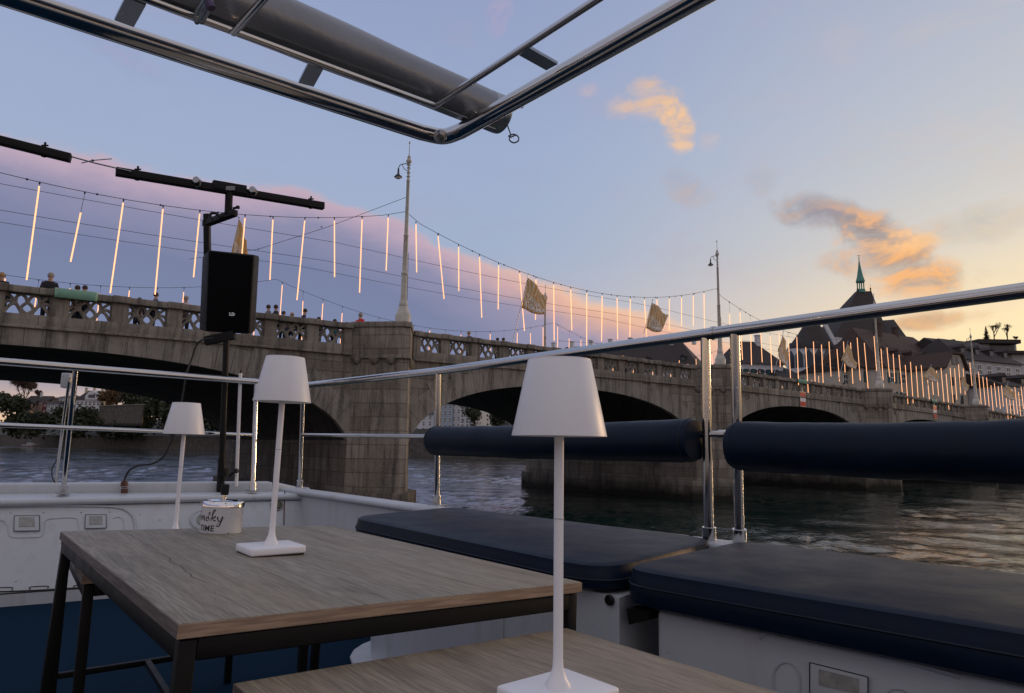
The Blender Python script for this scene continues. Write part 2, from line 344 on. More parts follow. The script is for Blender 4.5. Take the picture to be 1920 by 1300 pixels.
class MB:
    def __init__(s): s.v = []; s.f = []
    def add(s, vs, fs):
        n = len(s.v); s.v += [Vector(v) for v in vs]; s.f += [tuple(i+n for i in f) for f in fs]; return s
    def box(s, c, d, rz=0., M=None):
        c = Vector(c); hx, hy, hz = d[0]/2, d[1]/2, d[2]/2; vs = []
        for z in (-hz, hz):
            for x, y in ((-hx, -hy), (hx, -hy), (hx, hy), (-hx, hy)):
                q = Vector((x, y, z))
                if M is not None: q = M @ q
                elif rz: q = Vector((x*cos(rz)-y*sin(rz), x*sin(rz)+y*cos(rz), z))
                vs.append(c+q)
        return s.add(vs, [(0, 3, 2, 1), (4, 5, 6, 7), (0, 1, 5, 4), (1, 2, 6, 5), (2, 3, 7, 6), (3, 0, 4, 7)])
    def bar(s, a, b, w, h, up=(0, 0, 1)):
        a, b = Vector(a), Vector(b); d = (b-a); L = d.length; d.normalize(); up = Vector(up)
        sd = d.cross(up)
        if sd.length < 1e-4: sd = d.cross(Vector((1, 0, 0)))
        sd.normalize(); u = sd.cross(d); M = Matrix((d, sd, u)).transposed()
        return s.box((a+b)/2, (L, w, h), M=M)
    def tube(s, pts, r, n=10, closed=False, caps=True):
        P = [Vector(p) for p in pts]; k = len(P); rings = []; prev = None
        for i, p in enumerate(P):
            if closed: t = P[(i+1) % k]-P[i-1]
            else: t = P[min(i+1, k-1)]-P[max(i-1, 0)]
            t.normalize()
            if prev is None:
                a = Vector((0, 0, 1)) if abs(t.z) < .9 else Vector((1, 0, 0)); e = t.cross(a).normalized()
            else: e = (prev - t*prev.dot(t)).normalized()
            prev = e; g = t.cross(e); rr = r[i] if isinstance(r, (list, tuple)) else r
            rings.append([p+(e*cos(2*PI*j/n)+g*sin(2*PI*j/n))*rr for j in range(n)])
        vs = [v for q in rings for v in q]; fs = []
        for i in range(k if closed else k-1):
            a = i*n; b = ((i+1) % k)*n
            for j in range(n): fs.append((a+j, a+(j+1) % n, b+(j+1) % n, b+j))
        if caps and not closed: fs.append(tuple(range(n))[::-1]); fs.append(tuple(range((k-1)*n, k*n)))
        return s.add(vs, fs)
    def lathe(s, prof, c=(0, 0, 0), n=24, axis=None):
        c = Vector(c); vs = []; fs = []
        for r, z in prof:
            for j in range(n): vs.append(Vector((r*cos(2*PI*j/n), r*sin(2*PI*j/n), z)))
        if axis is not None:
            q = Vector((0, 0, 1)).rotation_difference(Vector(axis)); vs = [q @ v for v in vs]
        vs = [v+c for v in vs]; m = len(prof)
        for i in range(m-1):
            for j in range(n): fs.append((i*n+j, i*n+(j+1) % n, (i+1)*n+(j+1) % n, (i+1)*n+j))
        if prof[0][0] > 1e-6: fs.append(tuple(range(n))[::-1])
        if prof[-1][0] > 1e-6: fs.append(tuple(range((m-1)*n, m*n)))
        return s.add(vs, fs)
    def prism(s, poly, z0, z1):
        n = len(poly); zz0 = z0 if hasattr(z0, '__len__') else [z0]*n; zz1 = z1 if hasattr(z1, '__len__') else [z1]*n
        vs = [Vector((p[0], p[1], zz0[i])) for i, p in enumerate(poly)]+[Vector((p[0], p[1], zz1[i])) for i, p in enumerate(poly)]
        return s.add(vs, [tuple(range(n))[::-1], tuple(range(n, 2*n))]+[(i, (i+1) % n, n+(i+1) % n, n+i) for i in range(n)])
    def hull(s, q, d):   # quad q extruded by vector d
        q = [Vector(p) for p in q]; d = Vector(d); n = len(q)
        return s.add(q+[p+d for p in q], [tuple(range(n))[::-1], tuple(range(n, 2*n))]+[(i, (i+1) % n, n+(i+1) % n, n+i) for i in range(n)])
    def build(s, name, m, parent=None, world=False, smooth=False, bevel=0., fix=True):
        me = D.meshes.new(name)
        vs = s.v
        if world and parent is not None: I = MW[parent.name].inverted(); vs = [I @ v for v in vs]
        me.from_pydata([tuple(v) for v in vs], [], s.f); me.validate()
        if fix:
            import bmesh
            bm = bmesh.new(); bm.from_mesh(me); bmesh.ops.recalc_face_normals(bm, faces=bm.faces); bm.to_mesh(me); bm.free()
        o = D.objects.new(name, me); C.objects.link(o); me.materials.append(m)
        if parent is not None: o.parent = parent; MW[o.name] = MW[parent.name]
        else: MW[o.name] = Matrix.Identity(4)
        if smooth:
            for p in me.polygons: p.use_smooth = True
            try: me.set_sharp_from_angle(angle=rad(40))
            except Exception: pass
        if bevel:
            b = o.modifiers.new('bevel', 'BEVEL'); b.width = bevel; b.segments = 3; b.limit_method = 'ANGLE'; b.angle_limit = rad(40)
            for p in me.polygons: p.use_smooth = True
        return o
def kids(o): return [c for c in D.objects if c.parent == o]
def copy_tree(o, parent=None, M=None):
    c = o.copy(); C.objects.link(c); c.parent = parent
    if M is not None: c.matrix_basis = M; MW[c.name] = M.copy()
    for ch in kids(o): copy_tree(ch, c)
    return c
def text_mesh(txt, size, off=0., ext=.002):
    cu = D.curves.new('lettering', 'FONT'); cu.body = txt; cu.size = size; cu.offset = off; cu.extrude = ext; cu.align_x = 'CENTER'; cu.align_y = 'CENTER'; cu.resolution_u = 3; cu.space_character = 1.08
    o = D.objects.new('lettering', cu); C.objects.link(o); bpy.context.view_layer.update()
    me = D.meshes.new_from_object(o.evaluated_get(bpy.context.evaluated_depsgraph_get())); D.objects.remove(o)
    vs = [v.co.copy() for v in me.vertices]; fs = [tuple(p.vertices) for p in me.polygons]; return vs, fs
def bez(pts, n=8):
    P = [Vector(p) for p in pts]; out = []
    Q = [P[0]*2-P[1]]+P+[P[-1]*2-P[-2]]
    for i in range(1, len(Q)-2):
        for k in range(n):
            t = k/n; a, b, c, d = Q[i-1:i+3]
            out.append(.5*((2*b)+(c-a)*t+(2*a-5*b+4*c-d)*t*t+(3*b-a-3*c+d)*t**3))
    out.append(P[-1]); return out

# ================================================================== RIVER AND BANKS
from mathutils import noise as mn
wb = MB(); wb.add([(-3000, -1500, WATER-.16), (3000, -1500, WATER-.16), (3000, 4000, WATER-.16), (-3000, 4000, WATER-.16)], [(0, 1, 2, 3)])
nr_, na_ = 330, 400; fan = []
ca_, sa_ = cos(rad(40)), sin(rad(40))
for i in range(nr_+1):
    r_ = 4*math.exp(math.log(60)*i/nr_); fade = min(1, (nr_-i)/20, i/4)
    for j in range(na_+1):
        a_ = rad(-62+124*j/na_); x, y = r_*sin(a_), r_*cos(a_); u_, v_ = -x*sa_+y*ca_, x*ca_+y*sa_
        q = mn.noise(Vector((u_*.06, v_*.10, 7)))
        am = .75+.9*q
        z = .10*mn.noise(Vector((u_*.30, v_*.42, 0)))+am*(.11*mn.noise(Vector((u_*.85, v_*1.0, 4)))+.055*mn.noise(Vector((u_*2.1, v_*2.3, 9))) * min(1, 60/r_))
        fan.append((x, y, WATER-.16*(1-fade)+z*fade))
wb.add(fan, [(i*(na_+1)+j, i*(na_+1)+j+1, (i+1)*(na_+1)+j+1, (i+1)*(na_+1)+j) for i in range(nr_) for j in range(na_)])
setp(wb.build('water', waterm, smooth=True, fix=False), kind='structure')
# shore line, from the left far bank round to the old town on the right
shore = [Vector((-900, 640)), Vector((-430, 455)), Vector((-291, 394)), Vector((-230, 349)), Vector((-170, 318)), Vector((-125, 291)), Vector((-70, 246)), Vector((-25, 209)), Vector((30, 176)), Vector((75, 152)), Vector((105, 118)), Vector((180, 60)), Vector((420, -80))]
def inward(i, d):
    a = shore[max(i-1, 0)]; b = shore[min(i+1, len(shore)-1)]; t = (b-a).normalized(); return shore[i]+Vector((-t.y, t.x))*d
profL = [(0, 1.8), (7, 2.4), (18, 6.5), (30, 10.5), (44, 11.5), (600, 12), (2200, 25)]; profR = [(0, .2), (9, .6), (40, 1.2), (70, 2), (140, 4), (600, 8), (2200, 25)]
g = MB(); vs = []
for i in range(len(shore)):
    fL = 1. if i < 8 else (.45 if i == 8 else 0.)
    for (d, z), (d_, zr_) in zip(profL, profR):
        dd_ = d*fL+d_*(1-fL); p = inward(i, dd_+.4); vs.append((p.x, p.y, z*fL+zr_*(1-fL)))
n_ = len(profL)
g.add(vs, [(i*n_+j, (i+1)*n_+j, (i+1)*n_+j+1, i*n_+j+1) for i in range(len(shore)-1) for j in range(n_-1)])
setp(g.build('river_bank', earth, smooth=True), kind='structure')
for a, b, lab in ((0, 4, 'low dark stone quay wall along the far river bank at left'), (4, 9, 'stone quay wall at the foot of white houses seen through second arch'), (9, 12, 'old town quay wall where the bridge lands at right')):
    q = thing('quay_wall', lab, 'quay wall', (*shore[a], WATER)); m = MB()
    for i in range(a, b):
        p0, p1 = shore[i], shore[i+1]; i0, i1 = inward(i, .9), inward(i+1, .9)
        m.prism([p0, p1, i1, i0], WATER-1, 2.2 if a < 9 else .9)
    m.build('wall', stoneq, q, world=True)
    m = MB()
    for i in range(a, b):
        p0, p1, i0, i1 = inward(i, -.12), inward(i+1, -.12), inward(i, 1.), inward(i+1, 1.)
        m.prism([p0, p1, i1, i0], 2.203 if a < 9 else .903, 2.45 if a < 9 else 1.15)
    m.build('coping', stoneq, q, world=True)

# ================================================================== BRIDGE
BA = rad(51); BP = Vector((-5.4, 32.5, 0)); BR = PI/2-BA
BM = Matrix.Translation(BP) @ Matrix.Rotation(BR, 4, 'Z'); BW = 18.0
def bp(t, v, z): return BM @ Vector((t, v, z))
def ztop(t): return 5.8-.000196*(t-38)**2
def hitb(x, y): return hit(x, y, BP, BA)
PC = [-26.6, -.9, 24.9, 50.6, 76.5, 102]
HALF = 1.45; ZS = -.6
bridge = thing('bridge', 'long grey stone arch bridge with pierced parapets crossing the river', 'bridge', m=BM)
def arch_z(t, k):
    c = (PC[k]+PC[k+1])/2; a = (PC[k+1]-PC[k])/2-HALF; zc = ztop(c)-2.2+(.12 if k == 0 else 0); d = min(1, abs(t-c)/a)
    return ZS+(zc-ZS)*(1-d**2.3)**(1/2.3)
for k in range(5):
    t0, t1 = PC[k]+HALF, PC[k+1]-HALF; c = (t0+t1)/2; a = (t1-t0)/2; n = 48
    T = [c-a*cos(PI*i/n) for i in range(n+1)]; m = MB(); vs = []; fs = []
    for t in T:
        zb, zt = arch_z(t, k), ztop(t)-1.35
        vs += [(t, 0, zb), (t, 0, zt), (t, BW, zt), (t, BW, zb)]
    for i in range(n):
        a_, b_ = i*4, i*4+4
        fs += [(a_, b_, b_+1, a_+1), (a_+2, b_+2, b_+3, a_+3)]
    m.add(vs, fs).build('spandrel_wall', stone, bridge, fix=False)
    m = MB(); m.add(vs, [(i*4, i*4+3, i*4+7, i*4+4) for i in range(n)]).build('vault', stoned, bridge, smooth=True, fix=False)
    # ring of voussoirs, joints left open
    m = MB(); S_ = [0.]; Pn = [Vector((t, arch_z(t, k))) for t in T]
    for i in range(n): S_.append(S_[-1]+(Pn[i+1]-Pn[i]).length)
    def at_s(s):
        for i in range(n):
            if S_[i+1] >= s: f = (s-S_[i])/(S_[i+1]-S_[i]); return Pn[i].lerp(Pn[i+1], f), (Pn[i+1]-Pn[i]).normalized()
        return Pn[-1], (Pn[-1]-Pn[-2]).normalized()
    nv = int(S_[-1]/.62); 
    for i in range(nv):
        s0, s1 = S_[-1]*i/nv+.008, S_[-1]*(i+1)/nv-.008
        (p0, d0), (p1, d1) = at_s(s0), at_s(s1); d0, d1 = at_s(S_[-1]*i/nv)[1], at_s(S_[-1]*(i+1)/nv)[1]
        th = (1.35 if i % 2 else 1.05)
        def up(p, d):
            h = th; nn = Vector((-d.y, d.x)); q = p+nn*h; lim = ztop(q.x)-1.37
            if q.y > lim and nn.y > .1: h = (lim-p.y)/nn.y; q = p+nn*h
            return q
        q0, q1 = up(p0, d0), up(p1, d1)
        m.hull([(p0.x, -.045, p0.y), (p1.x, -.045, p1.y), (q1.x, -.045, q1.y), (q0.x, -.045, q0.y)], (0, .3, 0))
    m.build('arch_ring', stonev, bridge)
    # parapet: string course, base band, posts, coping
    lo, hi = PC[k]+1.62, PC[k+1]-1.62; npn = 12; L = (hi-lo)/npn
    m = MB()
    def strip(v0, v1, za, zb, lo=lo, hi=hi):
        for i in range(npn):
            a_, b_ = lo+(hi-lo)*i/npn, lo+(hi-lo)*(i+1)/npn
            m.hull([(a_, v0, ztop(a_)+za), (b_, v0, ztop(b_)+za), (b_, v0, ztop(b_)+zb), (a_, v0, ztop(a_)+zb)], (0, v1-v0, 0))
    strip(-.10, .32, -1.35, -.97)
    for i in range(npn+1):
        t = lo+L*i; w_ = .54 if 0 < i < npn else .42; tt = t if 0 < i < npn else (t+.21 if i == 0 else t-.21)
        m.box((tt, .09, ztop(t)-.60), (w_, .30, .74))
    m.build('parapet', stonec, bridge, bevel=.012)
    m = MB(); strip(-.17, .40, -.245, 0.)
    for i in range(npn+1):
        t = lo+L*i; tt = t if 0 < i < npn else (t+.21 if i == 0 else t-.21)
        m.box((tt, .1, ztop(t)-.11), (.60 if 0 < i < npn else .42, .64, .26))
    m.build('coping', stonec, bridge, bevel=.03)
    m = MB(); strip(-.16, .25, -1.46, -1.352); m.build('string_course', stonec, bridge, bevel=.02)
    m = MB(); strip(BW-.35, BW, -1.35, 0.); m.build('rear_parapet', stonec, bridge)
    m = MB()
    strip(.33, BW-.36, -1.5, -1.12, PC[k]-.2, PC[k+1]+.2); m.build('road_deck', asph, bridge)
    # tracery
    if k == 0:
        w2, H2 = .66, .74; m = MB()
        cur = [[(-w2, H2), (-.40, .50), (-.18, .12), (0, .0)], [(-w2, 0), (-.52, .26), (-.38, .36), (-.24, .24), (-.14, .0)],
               [(-.34, .40), (-.32, .60), (-.20, .70), (-.08, .62), (0, .44)], [(0, .44), (-.14, .30), (-.16, .16), (0, .02)], [(-w2, .36), (-.52, .44), (-.44, .40), (-.38, .36)]]
        for c_ in cur:
            for sg in (1, -1): m.tube([(p.x*sg, .06, p.y) for p in bez([(a[0], a[1], 0) for a in c_], 5)], .060, 6)
        for sg in (-1, 1): m.box((sg*(w2-.0), .06, .37), (.05, .16, .74))
        tr0 = m.build('tracery_panel', stonec, bridge, smooth=True)
        tr0.location = (lo+L/2, .04, ztop(lo+L/2)-.97)
    for i in range(npn):
        if k == 0 and i == 0: continue
        t = lo+L*(i+.5); o = tr0.copy(); C.objects.link(o); o.parent = bridge; o.location = (t, .04, ztop(t)-.97)
        o.rotation_euler = (0, -math.atan(-.000392*(t-38)), 0)
for k, pc in enumerate(PC[:-1]):
    zt = ztop(pc)
    def nose(w_, p, tip=.18): return [(pc-w_, 0), (pc-tip+.25, -p), (pc+tip+.25, -p), (pc+w_, 0)]
    m = MB()
    def body(w_, p, z0, z1, w1=None, p1=None):
        A_ = nose(w_, p)+[(pc+w_, BW), (pc-w_, BW)]; B_ = nose(w1 or w_, p1 or p)+[(pc+(w1 or w_), BW), (pc-(w1 or w_), BW)]; q = len(A_)
        m.add([(x, y, z0) for x, y in A_]+[(x, y, z1) for x, y in B_], [tuple(range(q))[::-1], tuple(range(q, 2*q))]+[(i, (i+1) % q, q+(i+1) % q, q+i) for i in range(q)])
    body(1.66, 1.85, WATER-2, zt-1.623, 1.54, 1.68)
    m.build('pier', stonep, bridge)
    m = MB(); body(2.1, 2.1, WATER-2, -2.1); m.build('pier_footing', stonep, bridge)
    m = MB(); q = nose(1.60, 1.78); m.prism(q+[(pc+1.6, .5), (pc-1.6, .5)], zt-1.45, zt-.18)
    m.build('bastion', stonep, bridge, bevel=.02)
    m = MB(); q = nose(1.66, 1.88); m.prism(q+[(pc+1.66, .55), (pc-1.66, .55)], zt-.177, zt+.08)
    m.build('bastion_cap', stonec, bridge, bevel=.03)
    m = MB(); q = nose(1.66, 1.88); m.prism(q+[(pc+1.66, .2), (pc-1.66, .2)], zt-1.62, zt-1.453)
    # corbels with scalloped brackets under the bastion
    for s_ in (-1, 1):
        for j in range(3):
            f = (j+.5)/3; a_ = Vector((pc+s_*1.6, 0)).lerp(Vector((pc+.25+s_*.18, -1.78)), f)
            m.lathe([(.0, -.30), (.12, -.28), (.22, -.18), (.27, -.02), (.27, .0)], (a_.x, a_.y+.2, zt-1.62), 10)
    m.build('corbel', stonec, bridge, bevel=.01)
# bank abutment
m = MB(); m.prism([(PC[5]-2, -.5), (PC[5]+40, -.5), (PC[5]+40, BW), (PC[5]-2, BW)], WATER-1, ztop(102)-.2); m.build('abutment', stonep, bridge)
# small iron anchor marks on the near pier
m = MB()
for j in range(3):
    p = Vector((PC[1]-.5, -1.12, ztop(0)-.62-.16*j)); m.bar(p+Vector((-.12, .1, .05)), p+Vector((.12, -.12, -.03)), .02, .03)
m.build('iron_cramp', steel_s, bridge)

# red and white navigation boards on the arches
def nav_board(x, y, w_, h_, lab):
    t, z = hitb(x, y); o = thing('navigation_board', lab, 'sign', m=BM @ Matrix.Translation((t, -.2, z)))
    MB().box((0, .1, 0), (w_+.08, .04, h_+.08)).box((0, .14, h_/2+.1), (.08, .06, .5)).build('backing_plate', steel_s, o)
    MB().box((0, .075, h_/3), (w_, .01, h_/3)).box((0, .075, -h_/3), (w_, .01, h_/3)).build('red_band', redp, o)
    MB().box((0, .076, 0), (w_, .01, h_/3-.004)).build('white_band', whitep, o)
nav_board(1503, 749, .85, 1.15, 'red and white banded river sign above the third arch')
nav_board(1751, 773, .9, 1.3, 'smaller distant red and white river sign past the third pier')
# green cloths laid over the coping
for x0, x1, y0, y1, lab in ((102, 183, 540, 559, 'mint green banner draped along the parapet beneath the leaning man'), (1490, 1507, 709, 715, 'small pale green board on the parapet above the third arch'), (1742, 1751, 747, 752, 'tiny pale green board on the far parapet past the third pier')):
    ta, tb = hitb(x0, y0)[0], hitb(x1, y0)[0]; tm = (ta+tb)/2
    o = thing('banner', lab, 'banner', m=BM @ Matrix.Translation((tm, -.27, ztop(tm)-.13))); m = MB(); nn = 12; vs = []
    for i in range(nn+1):
        x = (tb-ta)*(i/nn-.5); sl_ = (ztop(tb)-ztop(ta))/(tb-ta)*x
        for z, y in ((.17, .5), (.17, .0), (-.17, -.012+.006*sin(i*1.7))): vs.append((x, y, z+sl_))
    m.add(vs, [(i*3+j, i*3+3+j, i*3+4+j, i*3+1+j) for i in range(nn) for j in range(2)])
    c_ = m.build('cloth', green, o, smooth=True); sd = c_.modifiers.new('s', 'SOLIDIFY'); sd.thickness = .012
    o2 = MB(); [o2.lathe([(0, 0), (.03, .0), (.03, .012), (0, .014)], ((tb-ta)*f, -.022, .12), 8, axis=(0, -1, 0)) for f in (-.46, .46)]; o2.build('eyelet', steel_s, o)

# ------------------------------------------------------------------ lamp masts
def make_mast(label, M, arm=True, detail=True):
    o = thing('lamp_mast', label, 'lamp mast', group='tall lamp masts on the bridge piers', m=M)
    m = MB().lathe([(.30, 0), (.30, .12), (.36, .16), (.38, .5), (.33, .62), (.20, .95), (.22, 1.0), (.20, 1.1), (.165, 1.3)], n=12)
    m.build('base', mastm, o, smooth=True)
    MB().lathe([(.15, 1.25), (.14, 2.5), (.17, 2.52), (.17, 2.6), (.125, 2.65), (.11, 4.4), (.125, 4.42), (.125, 4.48), (.095, 4.5), (.075, 7.2), (.09, 7.22), (.09, 7.27), (.06, 7.3), (.05, 8.2)], n=12).build('shaft', mastm, o, smooth=True)
    m = MB()
    for z in (7.45, 7.65, 7.9, 8.05): m.lathe([(.05, z-.03), (.10, z), (.05, z+.03)], n=10)
    m.lathe([(.05, 8.1), (.13, 8.2), (.14, 8.28), (.07, 8.4), (.09, 8.45), (.02, 8.6), (.014, 9.15), (.05, 9.2), (.03, 9.27), (0, 9.3)], n=10)
    m.build('finial', mastm, o, smooth=True)
    m = MB().tube(bez([(0, 0, 8.1), (-.2, 0, 8.12), (-.42, 0, 8.05), (-.5, 0, 7.9)], 5), .02, 6)
    m.tube(bez([(0, 0, 7.75), (-.15, 0, 7.8), (-.28, 0, 7.95), (-.30, 0, 8.1)], 5), .016, 6)
    m.build('bracket', wirem, o, smooth=True)
    l = MB().lathe([(.02, 7.9), (.04, 7.85), (.05, 7.6), (.08, 7.56), (.18, 7.46), (.2, 7.42), (.0, 7.42)], (-.5, 0, 0), 12).build('lantern', wirem, o, smooth=True)
    MB().lathe([(.14, 7.418), (.12, 7.36), (.0, 7.33)], (-.5, 0, 0), 12).build('glass', whitep, l, smooth=True)
    MB().tube([(.17, 0, 1.0), (.155, .02, 2.4), (.14, .02, 3.6)], .012, 5).build('cable_duct', wirem, o)
    return o
near_masts = []; lab_m = {0: 'tall pale lamp mast on pier beyond the left frame edge', 1: 'tallest pale lamp mast on the nearest pier, lantern at its left', 2: 'second lamp mast on the pier behind the steel railing posts', 3: 'third lamp mast in front of the church roof', 4: 'fourth lamp mast near the grey facade at right'}
for k, pc in enumerate(PC[:5]):
    M = BM @ Matrix.Translation((pc+.70, -.55, ztop(pc)+.08)) @ Matrix.Rotation(-BR, 4, 'Z')
    if k == 0: continue
    if k == 1: mast0 = make_mast(lab_m[k], M)
    else: o = copy_tree(mast0, None, M); o['label'] = lab_m[k]
for k in (2,):
    M = BM @ Matrix.Translation((PC[k], BW-.6, ztop(PC[k])-.2)) @ Matrix.Rotation(-BR, 4, 'Z')
    o = copy_tree(mast0, None, M); o['label'] = ['', 'far side lamp mast mostly hidden behind the black loudspeaker', 'thin far side lamp mast standing behind the first gold flag'][k]

# ------------------------------------------------------------------ hanging light tubes
CATT = 5.95
def cable_z(t, k):
    a, b = PC[k]+.75, PC[k+1]+.75; f = (t-a)/(b-a); return ztop(a)*(1-f)+ztop(b)*f+CATT-4*2.0*f*(1-f)-.15
tube_proto = {}
def light(L, hang, M, label, group, mixn):
    key = (round(L, 1), round(hang, 1))
    if key not in tube_proto:
        o = thing('hanging_light', label, 'light tube', group=group, m=M)
        MB().tube([(0, 0, -hang), (.0, 0, -hang-L*.5), (0, 0, -hang-L)], .025, 7).build('light_tube', tubem, o, smooth=True)
        MB().tube([(0, 0, .03), (0, 0, -hang)], .008, 4).lathe([(.02, 0), (.035, -.04), (.02, -.08)], (0, 0, 0), 6).build('hanger', wirem, o)
        tube_proto[key] = o; return
    o = copy_tree(tube_proto[key], None, M); o['label'] = label; o['group'] = group
def pxy(p):
    z = p.dot(F); return (960+FPX*p.dot(R)/z, 650-FPX*p.dot(U)/z) if z > 0 else (-999, 0)
ORD = ['first', 'second', 'third', 'fourth', 'fifth', 'sixth', 'seventh', 'eighth', 'ninth', 'tenth', 'eleventh', 'twelfth', 'thirteenth', 'fourteenth', 'fifteenth', 'sixteenth', 'seventeenth', 'eighteenth', 'nineteenth']
nearpx = [(75, 338, 50, 525), (155, 400, 136, 492), (232, 373, 207, 550), (306, 386, 291, 550), (375, 395, 363, 520), (460, 400, 452, 500), (512, 406, 506, 525), (572, 409, 557, 563), (627, 408, 627, 520), (679, 408, 674, 550), (728, 404, 724, 507),
          (780, 412, 781, 511), (821, 433, 832, 562), (860, 450, 860, 546), (899, 470, 903, 596), (935, 485, 934, 579), (974, 500, 983, 622), (1005, 520, 1004, 600), (1038, 522, 1039, 640), (1070, 530, 1072, 618), (1100, 537, 1100, 650), (1129, 543, 1128, 640), (1157, 548, 1158, 636), (1182, 552, 1181, 632), (1208, 555, 1213, 645), (1232, 556, 1232, 610), (1255, 556, 1255, 620), (1278, 556, 1278, 612), (1300, 553, 1300, 612), (1320, 550, 1321, 620)]
tL, tR = 0, 0
hl = {}
for i, (xa, ya, xb, yb) in enumerate(nearpx):
    k = 0 if i < 11 else 1; t, z = hitb(xa, ya); t2, z2 = hitb(xb, yb)
    # cable is slightly in front of the parapet plane
    zc = cable_z(t, k); hang = max(.15, min(1.6, zc-z)); L = max(1.2, zc-hang-z2)
    lean = math.atan2((t2-t), L+.01)
    M = BM @ Matrix.Translation((t, 0, zc)) @ Matrix.Rotation(-lean, 4, 'Y')
    if k == 0: lab = f'{ORD[10-i]} warm light tube left of the tallest lamp mast, near cable'
    else: lab = f'{ORD[i-11]} warm light tube right of the tallest lamp mast, near cable'
    light(L, hang, M, lab, 'warm light tubes hanging on the near cable', None)
lens = [3.6, 2.9, 4.0, 3.4, 2.8, 4.3, 3.1, 3.8]
for k in range(2, 5):
    t = PC[k]+1.5; j = 0
    while t < PC[k+1]-.5 and t < 100:
        zc = cable_z(t, k); hang = (.2, .9, .3, .5)[j % 4]; L = lens[(j*3+k) % 8]; lean = random.uniform(-.02, .06)
        M = BM @ Matrix.Translation((t, 0, zc)) @ Matrix.Rotation(-lean, 4, 'Y')
        if pxy(M.translation)[0] > 1935: break
        nm = {2: 'between the second and third masts', 3: 'between the third and fourth masts', 4: 'beyond the fourth mast'}[k]
        light(L, hang, M, f'{ORD[min(j, 18)]} light tube from the left on near cable {nm}', f'warm light tubes {nm}', None)
        t += 1.38; j += 1
for k in range(0, 4):
    t = PC[k]+1.2; j = 0
    while t < PC[k+1]-.5:
        zc = cable_z(t, k)-.2; hang = (.2, .7, .3, .5)[j % 4]; L = lens[(j*5+k) % 8]
        M = BM @ Matrix.Translation((t, BW-1., zc)) @ Matrix.Rotation(random.uniform(-.03, .03), 4, 'Y')
        if pxy(M.translation)[0] < -12: t += 1.5; continue
        if pxy(M.translation)[0] > 1935: break
        nm = ['left of the loudspeaker', 'between loudspeaker and first gold flag', 'behind the steel railing posts', 'before the church and houses'][k]
        light(L, hang, M, f'{ORD[min(j, 18)]} light tube from the left on far cable {nm}', f'far side light tubes {nm}', None)
        t += 1.5 if k < 3 else 1.9; j += 1
def cable_obj(P, r, name, label, cat, group=None, clips=None):
    o = thing(name, label, cat, P[0], group=group); MB().tube(P, r, 5).build('cable', wirem, o, world=True)
    if clips:
        m = MB()
        for c_ in clips: m.lathe([(r, -.05), (r*3.5, 0), (r, .05)], c_, 6, axis=(1, 0, 0))
        m.build('clip', wirem, o, world=True)
near_lab = ['sagging cable of the near light row left of the tallest mast', 'sagging cable of the near light row right of the tallest mast', 'light row cable between the second and third masts', 'light row cable between the third and fourth masts', 'light row cable beyond the fourth mast']
for k in range(5):
    P = [bp(PC[k]+.75+(PC[k+1]-PC[k])*i/24, 0 if 0 < i < 24 else -.35, cable_z(PC[k]+.75+(PC[k+1]-PC[k])*i/24, k)) for i in range(25)]
    cable_obj(P, .013, 'light_cable', near_lab[k], 'cable', 'cables carrying the near light row', P[2:-2:2])
for k in range(4):
    P = [bp(PC[k]+.75+(PC[k+1]-PC[k])*i/24, BW-1, cable_z(PC[k]+.75+(PC[k+1]-PC[k])*i/24, k)-.2) for i in range(25)]
    cable_obj(P, .013, 'light_cable', ['far side light cable showing low above the parapet at left', 'far side light cable between loudspeaker and first gold flag', 'far side light cable behind the railing posts', 'far side light cable before the church'][k], 'cable', 'cables carrying the far light row')
# tram wires over the carriageway
for v, z, lab in ((5.5, 5.4, 'uppermost of the three long tram wires over the bridge'), (7.0, 4.7, 'middle one of the three long tram wires over the bridge'), (11.0, 5.2, 'lowest of the three long tram wires over the bridge')):
    cable_obj([bp(t, v, ztop(t)+z-.25*abs(sin((t+27)*PI/26))) for t in range(-34, 92, 3)], .012, 'tram_wire', lab, 'overhead wire', 'tram wires over the bridge')
a_, b_ = bp(PC[1]+.7, -.5, ztop(0)+6.5), bp(PC[1]-3.5, 8, ztop(0)+4.9)
cable_obj([a_, a_.lerp(b_, .5)-Vector((0, 0, .12)), b_, bp(PC[1]-6, 12, ztop(0)+4.7)], .012, 'stay_wire', 'diagonal stay wire with insulators left of the tallest mast', 'overhead wire', clips=[a_.lerp(b_, .55), b_])
a_, b_ = bp(PC[2]-1, 9, ztop(24)+2.6), bp(PC[2]-6, 9, ztop(20)+2.3)
cable_obj([a_, b_], .012, 'stay_wire', 'short horizontal stay wire between the two gold flags', 'overhead wire', clips=[a_, b_])

